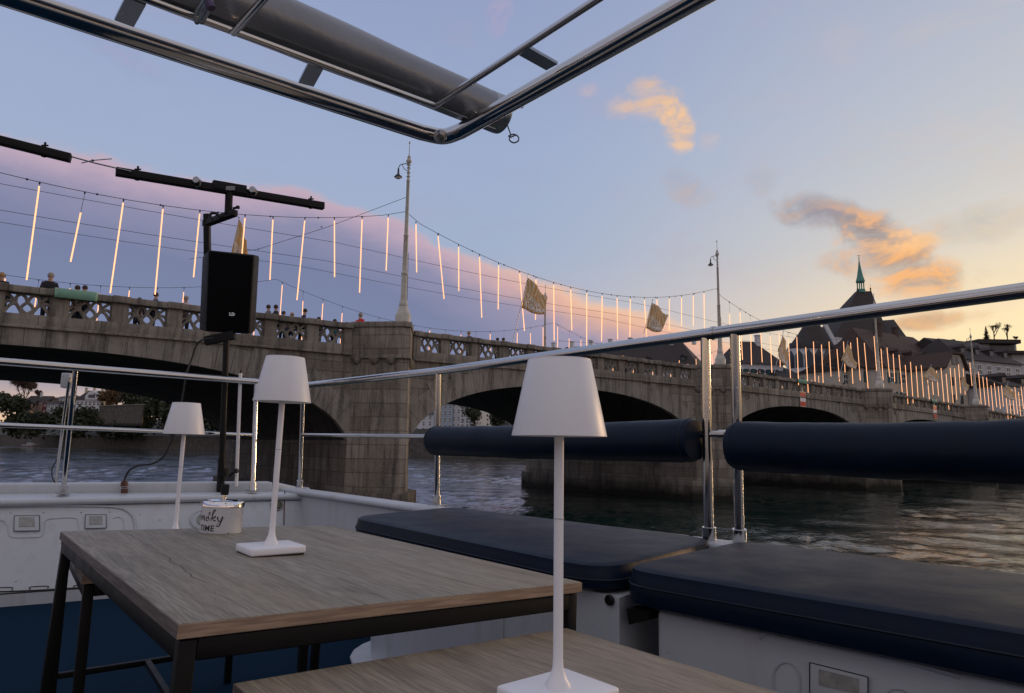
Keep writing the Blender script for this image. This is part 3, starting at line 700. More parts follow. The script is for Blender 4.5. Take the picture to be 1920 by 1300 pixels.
# ------------------------------------------------------------------ flags
def flag(px, label, v=-.3, full=True):
    # px: pole foot, pole tip, then cloth corners: top at pole, top out, bottom out, bottom at pole
    P0 = bp(0, v, 0)
    def w3(x, y): t, z = hit(x, y, P0, BA); return Vector((t, 0, z))
    foot, tip, c0, c1, c2, c3 = [w3(*p) for p in px]
    o = thing('flag', label, 'flag', group='gold flags along the bridge', m=BM @ Matrix.Translation((foot.x, v, foot.z)))
    foot0 = foot.copy(); sh = lambda q: q-foot0
    MB().tube([(0, 0, 0), sh(tip)], .022, 6).lathe([(0, -.05), (.04, 0), (0, .05)], sh(tip), 6).build('pole', steel_s, o, smooth=True)
    nx, ny = 16, 12
    def surf(u, w_):
        p = (c0.lerp(c1, u)).lerp(c3.lerp(c2, u), w_); p = sh(p); p = p+Vector((.05*sin(w_*5+u*3)*u, -.15*sin(u*6.5+w_*2.2)*u**.6, .09*sin(u*6+w_)*u)); return p
    vs = [surf(i/nx, j/ny) for j in range(ny+1) for i in range(nx+1)]
    m = MB(); m.add(vs, [(j*(nx+1)+i, j*(nx+1)+i+1, (j+1)*(nx+1)+i+1, (j+1)*(nx+1)+i) for j in range(ny) for i in range(nx)])
    c_ = m.build('cloth', flagm, o, smooth=True); sd = c_.modifiers.new('s', 'SOLIDIFY'); sd.thickness = .008; sd.offset = 0
    if full:
        m = MB()
        for txt, wc in (('YAYOI', .60), ('KUSAMA', .82)):
            tv, tf = text_mesh(txt, .30, .012, .001); wd = {'YAYOI': .72, 'KUSAMA': .90}[txt]; mx = max(abs(q.x) for q in tv)
            m.add([surf(.06+wd*.5+q.x/mx*wd*.5, wc-q.y*.85)+Vector((0, -.040-q.z, 0)) for q in tv], tf)
        m.build('lettering', flagm_txt, c_, fix=False)
flag([(961, 642), (991, 514), (990, 521), (1026, 556), (1017, 592), (978, 578)], 'larger gold flag with white lettering on a slanted pole, left of the centre')
flag([(1207, 625), (1224, 562), (1223, 568), (1253, 590), (1236, 624), (1211, 616)], 'gold flag with white lettering just above the steel handrail')
flag([(1452, 700), (1469, 622), (1468, 630), (1479, 660), (1470, 690), (1458, 657)], 'narrow furled gold flag left of the church apse')
flag([(1573, 712), (1590, 640), (1589, 645), (1607, 680), (1601, 694), (1577, 676)], 'gold flag with white lettering before the church nave')
flag([(1736, 745), (1746, 684), (1744, 688), (1760, 700), (1755, 718), (1730, 708)], 'gold flag with white lettering before the teal shuttered house')
flag([(1800, 755), (1806, 700), (1804, 704), (1817, 722), (1811, 736), (1801, 722)], 'small gold flag right of the teal shuttered house')
flag([(1882, 778), (1890, 715), (1886, 722), (1903, 735), (1900, 752), (1880, 742)], 'farthest gold flag before the grey facade at right')
flag([(440, 560), (448, 408), (448, 410), (462, 450), (466, 500), (428, 500)], 'peaked gold flag rising behind the top of the black loudspeaker', v=.6)

# ------------------------------------------------------------------ people on the bridge
def skinned(name, verts, edges, radii, m, parent, sub=1):
    me = D.meshes.new(name); me.from_pydata(verts, edges, []); me.materials.append(m)
    o = D.objects.new(name, me); C.objects.link(o); o.parent = parent
    sk = o.modifiers.new('skin', 'SKIN'); sk.use_smooth_shade = True
    for i, r in enumerate(radii): me.skin_vertices[0].data[i].radius = (r, r) if not hasattr(r, '__len__') else r
    me.skin_vertices[0].data[0].use_root = True
    ss = o.modifiers.new('sub', 'SUBSURF'); ss.levels = sub; ss.render_levels = sub
    return o
def bake_mesh(o):
    bpy.context.view_layer.update(); me = D.meshes.new_from_object(o.evaluated_get(bpy.context.evaluated_depsgraph_get()))
    o.modifiers.clear(); o.data = me; return o
def make_person(pose):
    root = thing('person', 'x', 'person')
    lean = {'stand': 0., 'lean': .28, 'walk': .06}[pose]
    def b(x, z): return (x, (z-.9)*lean if z > .9 else 0, z)
    hp = {'stand': ((.22, .0, 1.12), (.23, .03, .88)), 'lean': ((.24, .20, 1.12), (.10, .42, 1.08)), 'walk': ((.22, -.08, 1.13), (.22, .12, .95))}[pose]
    hl_ = {'stand': ((-.22, .0, 1.12), (-.23, .03, .88)), 'lean': ((-.24, .20, 1.12), (-.08, .44, 1.10)), 'walk': ((-.22, .1, 1.13), (-.22, .24, .98))}[pose]
    V_ = [b(0, .93), b(0, 1.12), b(0, 1.36), b(0, 1.47), (0, .57*lean+.01, 1.54), (0, .62*lean+.02, 1.66),
          b(.18, 1.40), hp[0], hp[1], b(-.18, 1.40), hl_[0], hl_[1], (.09, 0, .86), (.10, .01, .48), (.10, -.02, .08), (.11, .10, .03), (-.09, 0, .86), (-.10, .01, .48), (-.10, -.02, .08), (-.11, .10, .03)]
    E_ = [(0, 1), (1, 2), (2, 3), (3, 4), (4, 5), (2, 6), (6, 7), (7, 8), (2, 9), (9, 10), (10, 11), (0, 12), (12, 13), (13, 14), (14, 15), (0, 16), (16, 17), (17, 18), (18, 19)]
    R_ = [.15, .14, .15, .06, .07, .085, .06, .045, .035, .06, .045, .035, .085, .06, .045, .035, .085, .06, .045, .035]
    bake_mesh(skinned('body', V_, E_, R_, skin, root))
    def sub(idx, scale, name, m):
        mp = {j: i for i, j in enumerate(idx)}; bake_mesh(skinned(name, [V_[j] for j in idx], [(mp[a], mp[c]) for a, c in E_ if a in mp and c in mp], [R_[j]*scale+.012 for j in idx], m, root))
    sub([0, 1, 2, 3, 6, 7, 8, 9, 10, 11], 1.16, 'jacket', cdark); sub([0, 12, 13, 14, 16, 17, 18], 1.15, 'trousers', jeans)
    hy, hz = .62*lean+.02, 1.66
    m = MB().lathe([(.0, .115), (.06, .105), (.098, .05), (.104, .0), (.094, -.045)], (0, hy-.018, hz+.005), 12); m.build('hair', hairm, root, smooth=True)
    m = MB().lathe([(.016, -.02), (.008, .03), (0, .035)], (0, hy+.075, hz-.015), 6, axis=(0, .5, 1))
    for s_ in (-1, 1): m.lathe([(0, -.03), (.016, 0), (0, .03)], (s_*.084, hy, hz-.01), 6)
    m.build('face', skin, root, smooth=True)
    return root
protos = {p: make_person(p) for p in ('stand', 'lean', 'walk')}
used = set()
def person(x, y, h, pose, face, jm, hm, label):
    t = hitb(x, y)[0]; zd = ztop(t)-1.1; P = onz(x, y, zd+h)
    # keep at least 0.45 m behind the parapet
    loc = BM.inverted() @ P; loc.y = max(loc.y, .62); loc.y = min(loc.y, 6); sc = h/1.76
    M = BM @ Matrix.Translation((loc.x, loc.y, zd)) @ Matrix.Rotation(face, 4, 'Z') @ Matrix.Scale(sc, 4)
    pr = protos[pose]
    if pose not in used: o = pr; o.matrix_basis = M; MW[o.name] = M; used.add(pose)
    else: o = copy_tree(pr, None, M)
    o['label'] = label; o['category'] = 'person'; o['group'] = 'people on the bridge'
    for c_ in kids(o):
        base = c_.name.split('.')[0]; new = {'jacket': jm, 'hair': hm}.get(base)
        if new: c_.data = c_.data.copy(); c_.data.materials[0] = new
person(95, 514, 1.86, 'lean', PI, cdark, hairg, 'bald man in dark coat leaning on the parapet at left')
person(9, 514, 1.75, 'lean', PI*.85, cdark, hairb, 'fair haired person in dark coat at the left picture edge')
person(146, 536, 1.7, 'stand', PI*.6, cdark, hairm, 'dark haired walker behind the mint green banner, left head')
person(160, 536, 1.7, 'stand', PI*.7, cdark, hairm, 'dark haired walker behind the mint green banner, right head')
person(291, 549, 1.68, 'walk', -PI*.5, cblue, hairm, 'person in dark blue walking past the low light tubes at left')
person(350, 557, 1.7, 'lean', PI*.9, cwhite, hairg, 'person in pale jacket and cap just left of the loudspeaker')
person(502, 572, 1.7, 'walk', -PI*.5, cgrey, hairm, 'person in grey coat just right of the loudspeaker')
person(516, 572, 1.74, 'walk', -PI*.5, cdark, hairm, 'person in black coat beside the one in grey')
person(532, 584, 1.6, 'stand', PI, cgrey, hairm, 'small person whose head just shows over the parapet')
person(565, 579, 1.7, 'lean', -PI*.6, cblue, hairm, 'person in navy coat bending forward at the parapet')
person(598, 595, 1.6, 'stand', PI, cdark, hairm, 'dark head just above the coping left of the bastion')
person(675, 587, 1.82, 'walk', -PI*.4, cred, hairg, 'person in bright red coat beside the bastion')
person(880, 622, 1.7, 'walk', PI*.6, cdark, hairb, 'fair haired person in black right of the tallest mast')
person(933, 634, 1.68, 'stand', PI, cdark, hairm, 'dark head left of the one in teal before the first flag')
person(944, 634, 1.68, 'stand', PI, cteal, hairm, 'person in teal coat before the pole of the first flag')
person(222, 556, 1.66, 'walk', -PI*.5, cgrey, hairm, 'person in grey just right of the mint green banner')
person(262, 559, 1.66, 'stand', PI*.9, cdark, hairm, 'dark head over the coping left of the one in dark blue')
person(548, 587, 1.62, 'stand', PI, cdark, hairb, 'fair head just left of the one bending forward')
person(628, 599, 1.62, 'stand', PI, cteal, hairm, 'small dark head midway between bending figure and red coat')
person(1424, 692, 1.7, 'stand', PI, cdark, hairm, 'lone dark figure on the bridge before the white shuttered house')
person(1170, 668, 1.68, 'stand', PI, cred, hairm, 'dark haired figure in red low behind the handrail')
person(1582, 718, 1.7, 'stand', PI, cdark, hairm, 'dark figure below the flag before the church nave')

# ================================================================== BUILDINGS
def build_house(name, label, cat, P0, a, width, z0, ze, zr, depth, wm, rm, floors=3, cols=4, roof='gable', inset=None, chim=0, shutters=False, dorm=0, win=(1.3, 1.9), ridge_off=0., group=None, wz0=None, chim_m=None, eave=.5):
    # P0: left end of the facade, a: facade azimuth (from +Y), local x along the facade, local y away from viewer
    M = Matrix.Translation((P0[0], P0[1], 0)) @ Matrix.Rotation(PI/2-a, 4, 'Z')
    o = thing(name, label, cat, group=group, m=M)
    MB().prism([(0, 0), (width, 0), (width, depth), (0, depth)], z0, ze).build('wall', wm, o)
    e = eave; ins = inset if inset is not None else (0 if roof == 'gable' else depth*.45)
    m = MB(); i0 = ins if roof != 'gable' else 0
    hz = ze+.003
    vs = [(-e, -e, hz), (width+e, -e, hz), (width+e, depth+e, hz), (-e, depth+e, hz), (-e+i0, depth/2+ridge_off, zr), (width+e-i0, depth/2+ridge_off, zr)]
    m.add(vs, [(0, 1, 5, 4), (2, 3, 4, 5), (1, 2, 5), (3, 0, 4), (3, 2, 1, 0)])
    rf = m.build('roof', rm, o)
    if floors and cols:
        pr = None; fh = (ze-(wz0 if wz0 is not None else z0))/floors
        for f in range(floors):
            for c_ in range(cols):
                x = width*(c_+.5)/cols; z = (wz0 if wz0 is not None else z0)+fh*(f+.52)
                if pr is None:
                    pr = MB().box((0, -.03, 0), (win[0], .06, win[1])).build('window', whitep, o)
                    g_ = MB()
                    for sx in (-1, 1):
                        for sz in (-1, 1): g_.box((sx*win[0]*.225, -.066, sz*win[1]*.23), (win[0]*.36, .012, win[1]*.38))
                    g_.build('pane', glassd, pr)
                    if shutters: MB().box((-win[0]*.8, -.04, 0), (win[0]*.5, .06, win[1])).build('shutter', shut, pr); MB().box((win[0]*.8, -.04, 0), (win[0]*.5, .06, win[1])).build('shutter', shut, pr)
                    pr.location = (x, 0, z)
                else:
                    q = pr.copy(); C.objects.link(q); q.parent = o; q.location = (x, 0, z)
                    for ch in kids(pr): d_ = ch.copy(); C.objects.link(d_); d_.parent = q
    for i in range(chim):
        x = width*(i+.5)/chim; h_ = zr-(.6 if roof == 'gable' else 1.)
        MB().box((x, depth/2-.8, h_+.9), (1.0, .9, 2.6)).box((x, depth/2-.8, h_+2.3), (1.25, 1.15, .2)).build('chimney', chim_m or wallg, rf)
    for i in range(dorm):
        x = width*(i+.5)/dorm; z = ze+(zr-ze)*.32; y = depth/2*.32
        d_ = MB().box((x, y+.3, z+.4), (1.3, 1.6, 1.3)).add([(x-.8, y-.7, z+1.0), (x+.8, y-.7, z+1.0), (x, y-.7, z+1.6), (x-.8, y+2.2, z+1.0), (x+.8, y+2.2, z+1.0), (x, y+2.2, z+1.6)], [(0, 1, 2), (0, 3, 5, 2), (1, 2, 5, 4), (0, 1, 4, 3)]).build('dormer', rm, rf)
        MB().box((x, y-.53, z+.35), (.9, .06, .9)).build('dormer_window', glassd, d_)
    return o
def px_house(x0, x1, yref, Y0, a, ye, yr, z0, depth, **k):
    P = atY(x0, yref, Y0); aa = rad(a); t, _ = hit(x1, yref, P, aa)
    xm = (x0+x1)/2; Ym = P.y+t/2*cos(aa); ze = atY(xm, ye, Ym).z; zr = atY(xm, yr, Ym+depth/2*sin(aa)).z
    return build_house(k.pop('name', 'house'), k.pop('label'), k.pop('cat', 'house'), P, aa, t, z0, ze, zr, depth, **k)
Z0 = -1.
# long dark roof behind the handrail
px_house(1000, 1312, 700, 190, 118, 700, 645, Z0, 16, label='long dark tiled roof with a row of chimneys behind the handrail', name='row_house', wm=wallg, rm=rooft, roof='hip', inset=7, chim=8, floors=3, cols=12, chim_m=wallw, dorm=5)
px_house(1386, 1470, 730, 140, 80, 683, 641, Z0, 12, label='white house with grey shutters left of the church', wm=wallw, rm=rooft, roof='hip', inset=3.5, chim=2, floors=4, cols=6, shutters=True, chim_m=wallw, wz0=1.)
px_house(1462, 1520, 730, 138, 70, 712, 688, Z0, 10, label='dark roofed house tucked below the church apse', wm=wallg, rm=rooft, roof='hip', inset=3, floors=3, cols=3, chim=1)
px_house(1505, 1642, 745, 126, 66, 733, 697, Z0, 9, label='low brown roofed house below the church apse', wm=wallc, rm=rooft, roof='hip', inset=6, floors=3, cols=7, wz0=2.)
px_house(1578, 1662, 740, 122, 62, 698, 688, Z0, 9, label='cream house with dark window bands below the nave', wm=wallc, rm=rooft, roof='gable', floors=4, cols=5, wz0=1.)
px_house(1622, 1668, 740, 120, 60, 692, 672, Z0, 9, label='beige house with teal shutters left of the third mast', wm=wallc, rm=rooft, roof='gable', floors=4, cols=3, shutters=True, wz0=1.)
px_house(1664, 1766, 740, 117, 60, 696, 622, Z0, 14, label='large house under a broad brown roof with teal shutters', wm=wallc, rm=roofr, roof='hip', inset=2.4, floors=4, cols=5, shutters=True, dorm=4, chim=1, chim_m=roofr, wz0=1.)
px_house(1812, 1920, 740, 119, 66, 680, 640, Z0, 12, label='grey four storey house with green dormers at right', wm=wallg, rm=rooft, roof='hip', inset=3, floors=5, cols=6, dorm=4, wz0=.5)
px_house(1885, 1990, 760, 112, 66, 728, 706, Z0, 12, label='dark roofed grey house at the right picture edge', wm=wallg, rm=rooft, roof='gable', floors=4, cols=6, dorm=3, wz0=.5)
# gable fronted house
P = atY(1775, 740, 114); aa = rad(62); wd = hit(1814, 740, P, aa)[0]
Mg = Matrix.Translation((P.x, P.y, 0)) @ Matrix.Rotation(PI/2-aa, 4, 'Z')
gh = thing('gabled_house', 'narrow beige gabled house front between the big roofs', 'house', m=Mg)
ze = atY(1790, 692, 114).z; zr = atY(1790, 652, 114).z
MB().hull([(0, 0, Z0), (wd, 0, Z0), (wd, 0, ze), (wd*.78, 0, zr-1), (wd*.34, 0, zr-1), (0, 0, ze)], (0, 12, 0)).build('wall', wallc, gh)
m = MB()
for q in ([(-.3, ze), (wd*.32, zr-.9)], [(wd*.32, zr-.9), (wd*.8, zr-.9)], [(wd*.8, zr-.9), (wd+.3, ze)]): m.hull([(q[0][0], -.5, q[0][1]), (q[1][0], -.5, q[1][1]), (q[1][0], -.5, q[1][1]+.35), (q[0][0], -.5, q[0][1]+.35)], (0, 13, 0))
m.build('roof', roofr, gh)
pr = MB().box((0, -.03, 0), (.9, .06, 1.5)).box((0, -.07, 0), (.7, .02, 1.3)).build('window', glassd, gh); pr.location = (wd*.3, 0, ze-2)
for x, z in ((.7, -2), (.3, -5), (.7, -5), (.3, -8), (.7, -8), (.42, 1.6), (.62, 1.6)):
    q = pr.copy(); C.objects.link(q); q.parent = gh; q.location = (wd*x, 0, ze+z)
# big roof behind it
px_house(1690, 1800, 700, 135, 62, 690, 628, Z0, 16, label='huge brown hipped roof behind the teal shuttered house', wm=wallg, rm=roofr, roof='hip', inset=3, floors=0, cols=0, chim=1, chim_m=roofr)
# modern stepped terrace building
def px_block(o, x0, x1, y0, y1, Y, d, mt, name, off=0):
    a, b = atY(x0, y1, Y), atY(x1, y0, Y); return MB().box(((a.x+b.x)/2, Y+d/2+off, (a.z+b.z)/2), (b.x-a.x, d, b.z-a.z)).build(name, mt, o, world=True)
mod = thing('apartment_building', 'modern stepped apartment building with flat roof on the hill at right', 'building', atY(1870, 700, 150))
px_block(mod, 1835, 1914, 637, 643, 148, 16, rooft, 'roof_slab'); px_block(mod, 1842, 1905, 643, 658, 150, 12, wallg, 'penthouse'); px_block(mod, 1858, 1902, 646, 656, 149.8, .1, glassd, 'window')
px_block(mod, 1870, 1935, 658, 662, 147, 14, rooft, 'terrace_slab'); px_block(mod, 1846, 1935, 662, 760, 149, 14, wallg, 'wall'); px_block(mod, 1880, 1896, 664, 674, 148.8, .1, glassd, 'window')
px_house(1790, 1850, 700, 140, 70, 660, 637, Z0, 12, label='dark roofed house below the modern terrace', wm=wallg, rm=rooft, roof='gable', floors=3, cols=4, dorm=2)
# church
YC = 165.
ch = thing('church', 'old church with steep dark roof, white apse and green copper spire', 'church', atY(1600, 700, YC))
def cp(x, y, Y): return atY(x, y, Y)
# nave
zb = 0.; e0 = cp(1556, 642, YC); e1 = cp(1700, 660, YC); r0 = cp(1556, 590, YC+10); r1 = cp(1672, 596, YC+10)
MB().prism([(e0.x, YC), (e1.x, YC), (e1.x, YC+20), (e0.x, YC+20)], zb, e0.z-1.2).build('nave_wall', wallw, ch, world=True)
tx, tt = cp(1605, 547, YC+10), cp(1632, 547, YC+10); qa, qb = cp(1558, 648, YC-1), cp(1674, 648, YC-1)
m = MB(); m.add([(qa.x, YC-1, qa.z), (qb.x, YC-1, qa.z), (qb.x, YC+21, qa.z), (qa.x, YC+21, qa.z), (tx.x, YC+9.5, tx.z), (tt.x, YC+9.5, tt.z), (tt.x, YC+10.5, tt.z), (tx.x, YC+10.5, tx.z)], [(0, 1, 5, 4), (1, 2, 6, 5), (2, 3, 7, 6), (3, 0, 4, 7), (4, 5, 6, 7), (3, 2, 1, 0)])
m.build('nave_roof', rooft, ch, world=True)
qc = cp(1655, 606, YC+12); qd = cp(1668, 602, YC+12); m = MB(); m.add([(qa.x+6, YC-.9, qa.z+.1), (qb.x+4.5, YC-.9, qa.z+1.), (qb.x+4.5, YC+20, qa.z+1.), (qa.x+6, YC+20, qa.z+.1), (qc.x-5, YC+10, qc.z), (qd.x, YC+10, qd.z)], [(0, 1, 5, 4), (2, 3, 4, 5), (1, 2, 5), (3, 0, 4), (3, 2, 1, 0)]); m.build('side_roof', rooft, ch, world=True)
sp = MB(); cx = cp(1615, 560, YC+10); zt0 = tt.z
zq = lambda y: cp(1615, y, YC+10).z
for s_, u_ in ((-1, -1), (1, -1), (1, 1), (-1, 1)): sp.box((cx.x+s_*.55, YC+10+u_*.55, (zt0+zq(528))/2), (.22, .22, zq(528)-zt0))
sp.lathe([(1.1, zt0-.4), (1.1, zt0+.5), (.2, zt0+.55)], (cx.x, YC+10, 0), 8)
sp.lathe([(1.05, zq(530)), (1.15, zq(528)), (.75, zq(518)), (.42, zq(505)), (.2, zq(494)), (.05, zq(485)), (.25, zq(484.5)), (.05, zq(483.5)), (.03, zq(479)), (0, zq(478))], (cx.x, YC+10, 0), 8)
sp.box((cx.x, YC+10, zq(480)), (.8, .06, .12)); sp.build('spire', coppergreen, ch, world=True)
m = MB()
for x in (tx.x+.2, tt.x-.2): m.lathe([(.22, tx.z-.2), (.12, tx.z+.5), (.25, tx.z+.7), (.04, tx.z+1.), (.03, tx.z+2.), (0, tx.z+2.1)], (x, YC+9.5, 0), 6)
m.build('roof_finial', rooft, ch, world=True)
# apse: half round white wall, cone roof
ax = cp(1530, 660, YC); rA = (cp(1573, 660, YC).x-cp(1490, 660, YC).x)/2
za0, za1 = 2., cp(1530, 650, YC-2).z
MB().lathe([(rA, za0), (rA, za1), (rA-.3, za1+.01)], (ax.x, YC+4, 0), 20).build('apse_wall', wallw, ch, world=True)
m = MB().lathe([(rA+.9, za1-.2), (rA+.7, za1+.3), (rA*.62, cp(1530, 622, YC).z), (1.2, cp(1530, 602, YC+4).z), (0, cp(1530, 600, YC+4).z+.3)], (ax.x+1., YC+4, 0), 20); m.build('apse_roof', rooft, ch, world=True)
pr = None
for i in range(7):
    th = rad(-90+(i-3)*24); nx_, ny_ = cos(th), sin(th); q = Vector((ax.x+nx_*rA, YC+4+ny_*rA))
    m = MB(); Mx = Matrix.Rotation(th+PI/2, 3, 'Z'); zc = cp(1530, 676, YC-2).z
    m.box((q.x, q.y, zc), (1.9, .14, 3.), M=Mx); tp = [Mx @ Vector(v) for v in ((-.95, -.07, 1.5), (.95, -.07, 1.5), (0, -.07, 3.0))]
    m.hull([v+Vector((q.x, q.y, zc)) for v in tp], Mx @ Vector((0, .14, 0)))
    w_ = m.build('window', glassd, ch, world=True)
    MB().lathe([(.0, 0), (.55, 0), (.55, .1), (0, .1)], (q.x-.0, q.y, zc+4.3), 12, axis=(nx_, ny_, 0)).build('round_window', glassd, ch, world=True)
# white trims
m = MB(); a_, b_ = cp(1546, 607, YC-3), cp(1567, 646, YC-3); m.bar(a_, b_, .5, .9); a_, b_ = cp(1566, 637, YC-1.6), cp(1636, 648, YC-1.6); m.bar(a_, b_, .5, 1.2); m.build('cornice', wallw, ch, world=True)

# left bank houses through the first arch
def far_house(x0, x1, ytop, ybase, yr, Y, wm, rm, label, **k):
    P = atY(x0, ybase, Y); ze = atY(x0, ytop, Y).z; zr = atY(x0, yr, Y).z; wd = (atY(x1, ybase, Y)-P).x
    return build_house('house', label, 'house', P, rad(90), wd, P.z-5, ze, zr, 10, wm, rm, wz0=P.z, **k)
far_house(43, 83, 752, 780, 741, 352, wallp, rooft, 'pinkish house with brown roof seen through the first arch', floors=3, cols=4, win=(1.3, 1.7), roof='gable', chim=1)
far_house(38, 53, 757, 779, 749, 346, wallp, rooft, 'small pink annex at left end of the riverside houses', floors=2, cols=2, win=(1.3, 1.7))
far_house(83, 109, 749, 770, 744, 356, wally, rooft, 'narrow ochre house between the pink and blue ones', floors=2, cols=2, win=(1.2, 1.5))
far_house(78, 86, 755, 777, 752, 343, darkred, rooft, 'thin dark red house edge between pink and blue houses', floors=2, cols=1, win=(.9, 1.3))
far_house(86, 108, 757, 776, 750, 340, wallb, rooft, 'pale blue house with white windows seen through the first arch', floors=2, cols=3, win=(1.6, 2.))
far_house(108, 140, 745, 773, 739, 344, wallb, rooft, 'taller blue grey house beside the grey meter box', floors=3, cols=4, win=(1.5, 1.9), roof='hip')
bh = far_house(140, 186, 750, 776, 731, 342, wallw, rooft, 'white mansion with dark roof, three chimneys and a white gable', floors=2, cols=6, win=(1.4, 1.9), roof='hip', inset=3, chim=3, chim_m=wallc)
m = MB(); gx_ = 5.5
m.hull([(gx_-3.2, -.3, bh.get('x', 0)+0), (gx_+3.2, -.3, 0), (gx_+3.2, -.3, 2.6), (gx_+1.6, -.3, 4.6), (gx_, -.3, 5.3), (gx_-1.6, -.3, 4.6), (gx_-3.2, -.3, 2.6)], (0, 4, 0))
zz = atY(140, 750, 342).z; m.v = [v+Vector((2.2, 0, zz-.5)) for v in m.v]; m.build('gable', wallw, bh)
MB().box((gx_+2.2, -.34, zz+1.9), (3.2, .05, 1.6)).build('gable_window', glassd, bh)
tw = thing('retaining_wall', 'pale terrace wall on the wooded slope below the mansion', 'retaining wall', atY(220, 785, 320))
a_, b_ = atY(184, 786, 318), atY(266, 786, 300); m = MB(); m.hull([a_-Vector((0, 0, 3)), b_-Vector((0, 0, 3)), Vector((b_.x, b_.y, atY(266, 759, 300).z)), Vector((a_.x, a_.y, atY(184, 762, 318).z))], (0, 1.2, 0)); m.build('wall', stoneq, tw, world=True)
m = MB(); m.bar(Vector((a_.x, a_.y+.6, atY(184, 761.5, 318).z)), Vector((b_.x, b_.y+.6, atY(266, 758.5, 300).z)), 1.6, .4); m.build('coping', stonec, tw, world=True)
# white houses through the second arch
def h2(x0, x1, ye, yb, yr, Y, wm, label, **k):
    P = atY(x0, yb, Y); a = rad(125); t, _ = hit(x1, yb, P, a)
    return build_house('house', label, 'house', P, a, t, P.z-4, atY(x0, ye, Y).z, atY(x0, yr, Y).z, 9, wm, rooft, wz0=P.z, **k)
h2(776, 812, 778, 812, 770, 236, wallw, 'white riverside house left of the rail post in second arch', floors=3, cols=3, win=(1., 1.6))
h2(812, 848, 757, 808, 746, 226, wallb, 'tall pale house with shuttered windows right of the rail post', floors=4, cols=4, win=(1.0, 1.7))
h2(862, 890, 762, 806, 750, 212, wallw, 'white house beneath the crown of the second arch', floors=4, cols=3, win=(1.0, 1.6))
h2(846, 864, 752, 806, 745, 222, wallg, 'narrow grey brown house between the two white ones', floors=4, cols=2, win=(.9, 1.5))

# ================================================================== TREES
def tree(P, h, cr, label, kind='bare', seed=1, tr=.35):
    rnd = random.Random(seed); o = thing('tree', label, 'tree', P)
    m = MB(); tips = []
    def limb(p, d, L, r, lev):
        q = p+d*L; m.tube([p, p.lerp(q, .5)+Vector((rnd.uniform(-.04, .04)*L, 0, 0)), q], [r, r*.8, r*.6], 5, caps=False)
        tips.append(q)
        if lev < (5 if kind == 'bare' else 3):
            for _ in range(3 if lev < 3 else 4):
                nd = (d+Vector((rnd.uniform(-.7, .7), rnd.uniform(-.7, .7), rnd.uniform(.0, .9)))).normalized(); limb(q, nd, L*rnd.uniform(.55, .8), r*.55, lev+1)
    if kind == 'conifer':
        m.tube([(0, 0, 0), (0, 0, h)], [tr, .03], 6); m.build('trunk', barkm, o, smooth=True); c_ = MB()
        for i in range(26):
            z = h*(.15+.85*i/26); rr = cr*(1-i/27)+.1
            for j in range(9):
                a = rnd.uniform(0, 2*PI); L = rr*rnd.uniform(.6, 1.1); dv = Vector((cos(a), sin(a), -.25+.2*rnd.random())); sd = Vector((-sin(a), cos(a), 0))
                for k in range(4):
                    f = (k+.5)/4; w_ = .3*rr*(1.1-f); q = Vector((0, 0, z))+dv*L*f; c_.add([q-sd*w_, q+dv*L*.3, q+sd*w_, q-Vector((0, 0, .2))], [(0, 1, 2), (0, 3, 2)])
        c_.build('crown', leafd, o, fix=False); return
    limb(Vector((0, 0, 0)), Vector((0, 0, 1)), h*.34, tr, 0)
    m.build('trunk', barkm, o, smooth=True, fix=False)
    c_ = MB(); s_ = cr*(.05 if kind == 'bare' else .12)
    for q in tips:
        if q.z < h*.3: continue
        for _ in range(5 if kind == 'bare' else 26):
            d = Vector((rnd.gauss(0, 1), rnd.gauss(0, 1), rnd.gauss(0, .9)))*cr*(.07 if kind == 'bare' else .2); e = Vector((rnd.gauss(0, 1), rnd.gauss(0, 1), rnd.gauss(0, 1))).normalized(); g_ = e.orthogonal()
            if kind == 'bare': c_.add([q+d, q+d+e*s_*4, q+d+g_*s_*.5], [(0, 1, 2)])
            else: c_.add([q+d, q+d+e*s_*1.6, q+d+g_*s_*1.2], [(0, 1, 2)])
    c_.build('crown', twig if kind == 'bare' else (leafo if kind == 'autumn' else leafd), o, fix=False)
def ptree(x, yb, yt, Y, wpx, label, kind, seed, tr=.4):
    P = atY(x, yb, Y); h = atY(x, yt, Y).z-P.z; tree(P, h, wpx/2/FPX*Y, label, kind, seed, tr)
ptree(42, 775, 712, 360, 60, 'large bare tree against the peach sky through the first arch', 'bare', 3, .6)
ptree(12, 800, 735, 345, 55, 'dark bushy tree at the left picture edge below the bare tree', 'leaf', 4, .5)
ptree(28, 795, 745, 338, 50, 'dark bushy tree just left of the pink house', 'leaf', 14, .5)
ptree(70, 760, 733, 372, 26, 'bare tree rising behind the pinkish house', 'bare', 24, .4)
ptree(213, 790, 728, 345, 50, 'brown leafed tree right of the white mansion', 'autumn', 5, .5)
ptree(240, 790, 728, 330, 60, 'dark evergreen tree above the terrace wall', 'leaf', 6, .5)
ptree(285, 800, 745, 320, 70, 'dark tree on the slope left of the small lamp', 'leaf', 7, .5)
ptree(345, 810, 760, 300, 80, 'dark tree on the slope behind the small lamp', 'leaf', 17, .5)
ptree(118, 800, 770, 325, 60, 'low round bush mass beneath the blue houses', 'leaf', 8, .4)
ptree(160, 802, 772, 320, 60, 'low round bush mass beneath the white mansion', 'leaf', 9, .4)
ptree(85, 812, 782, 335, 60, 'dark shrub above the quay below the pink house', 'leaf', 10, .4)
ptree(30, 820, 785, 340, 70, 'dark shrub above the quay at the left edge', 'leaf', 11, .4)
ptree(200, 820, 790, 320, 80, 'dark shrub above the quay below the terrace wall', 'leaf', 12, .4)
ptree(255, 822, 785, 315, 80, 'dark shrub on the quay right of the terrace wall', 'leaf', 13, .4)
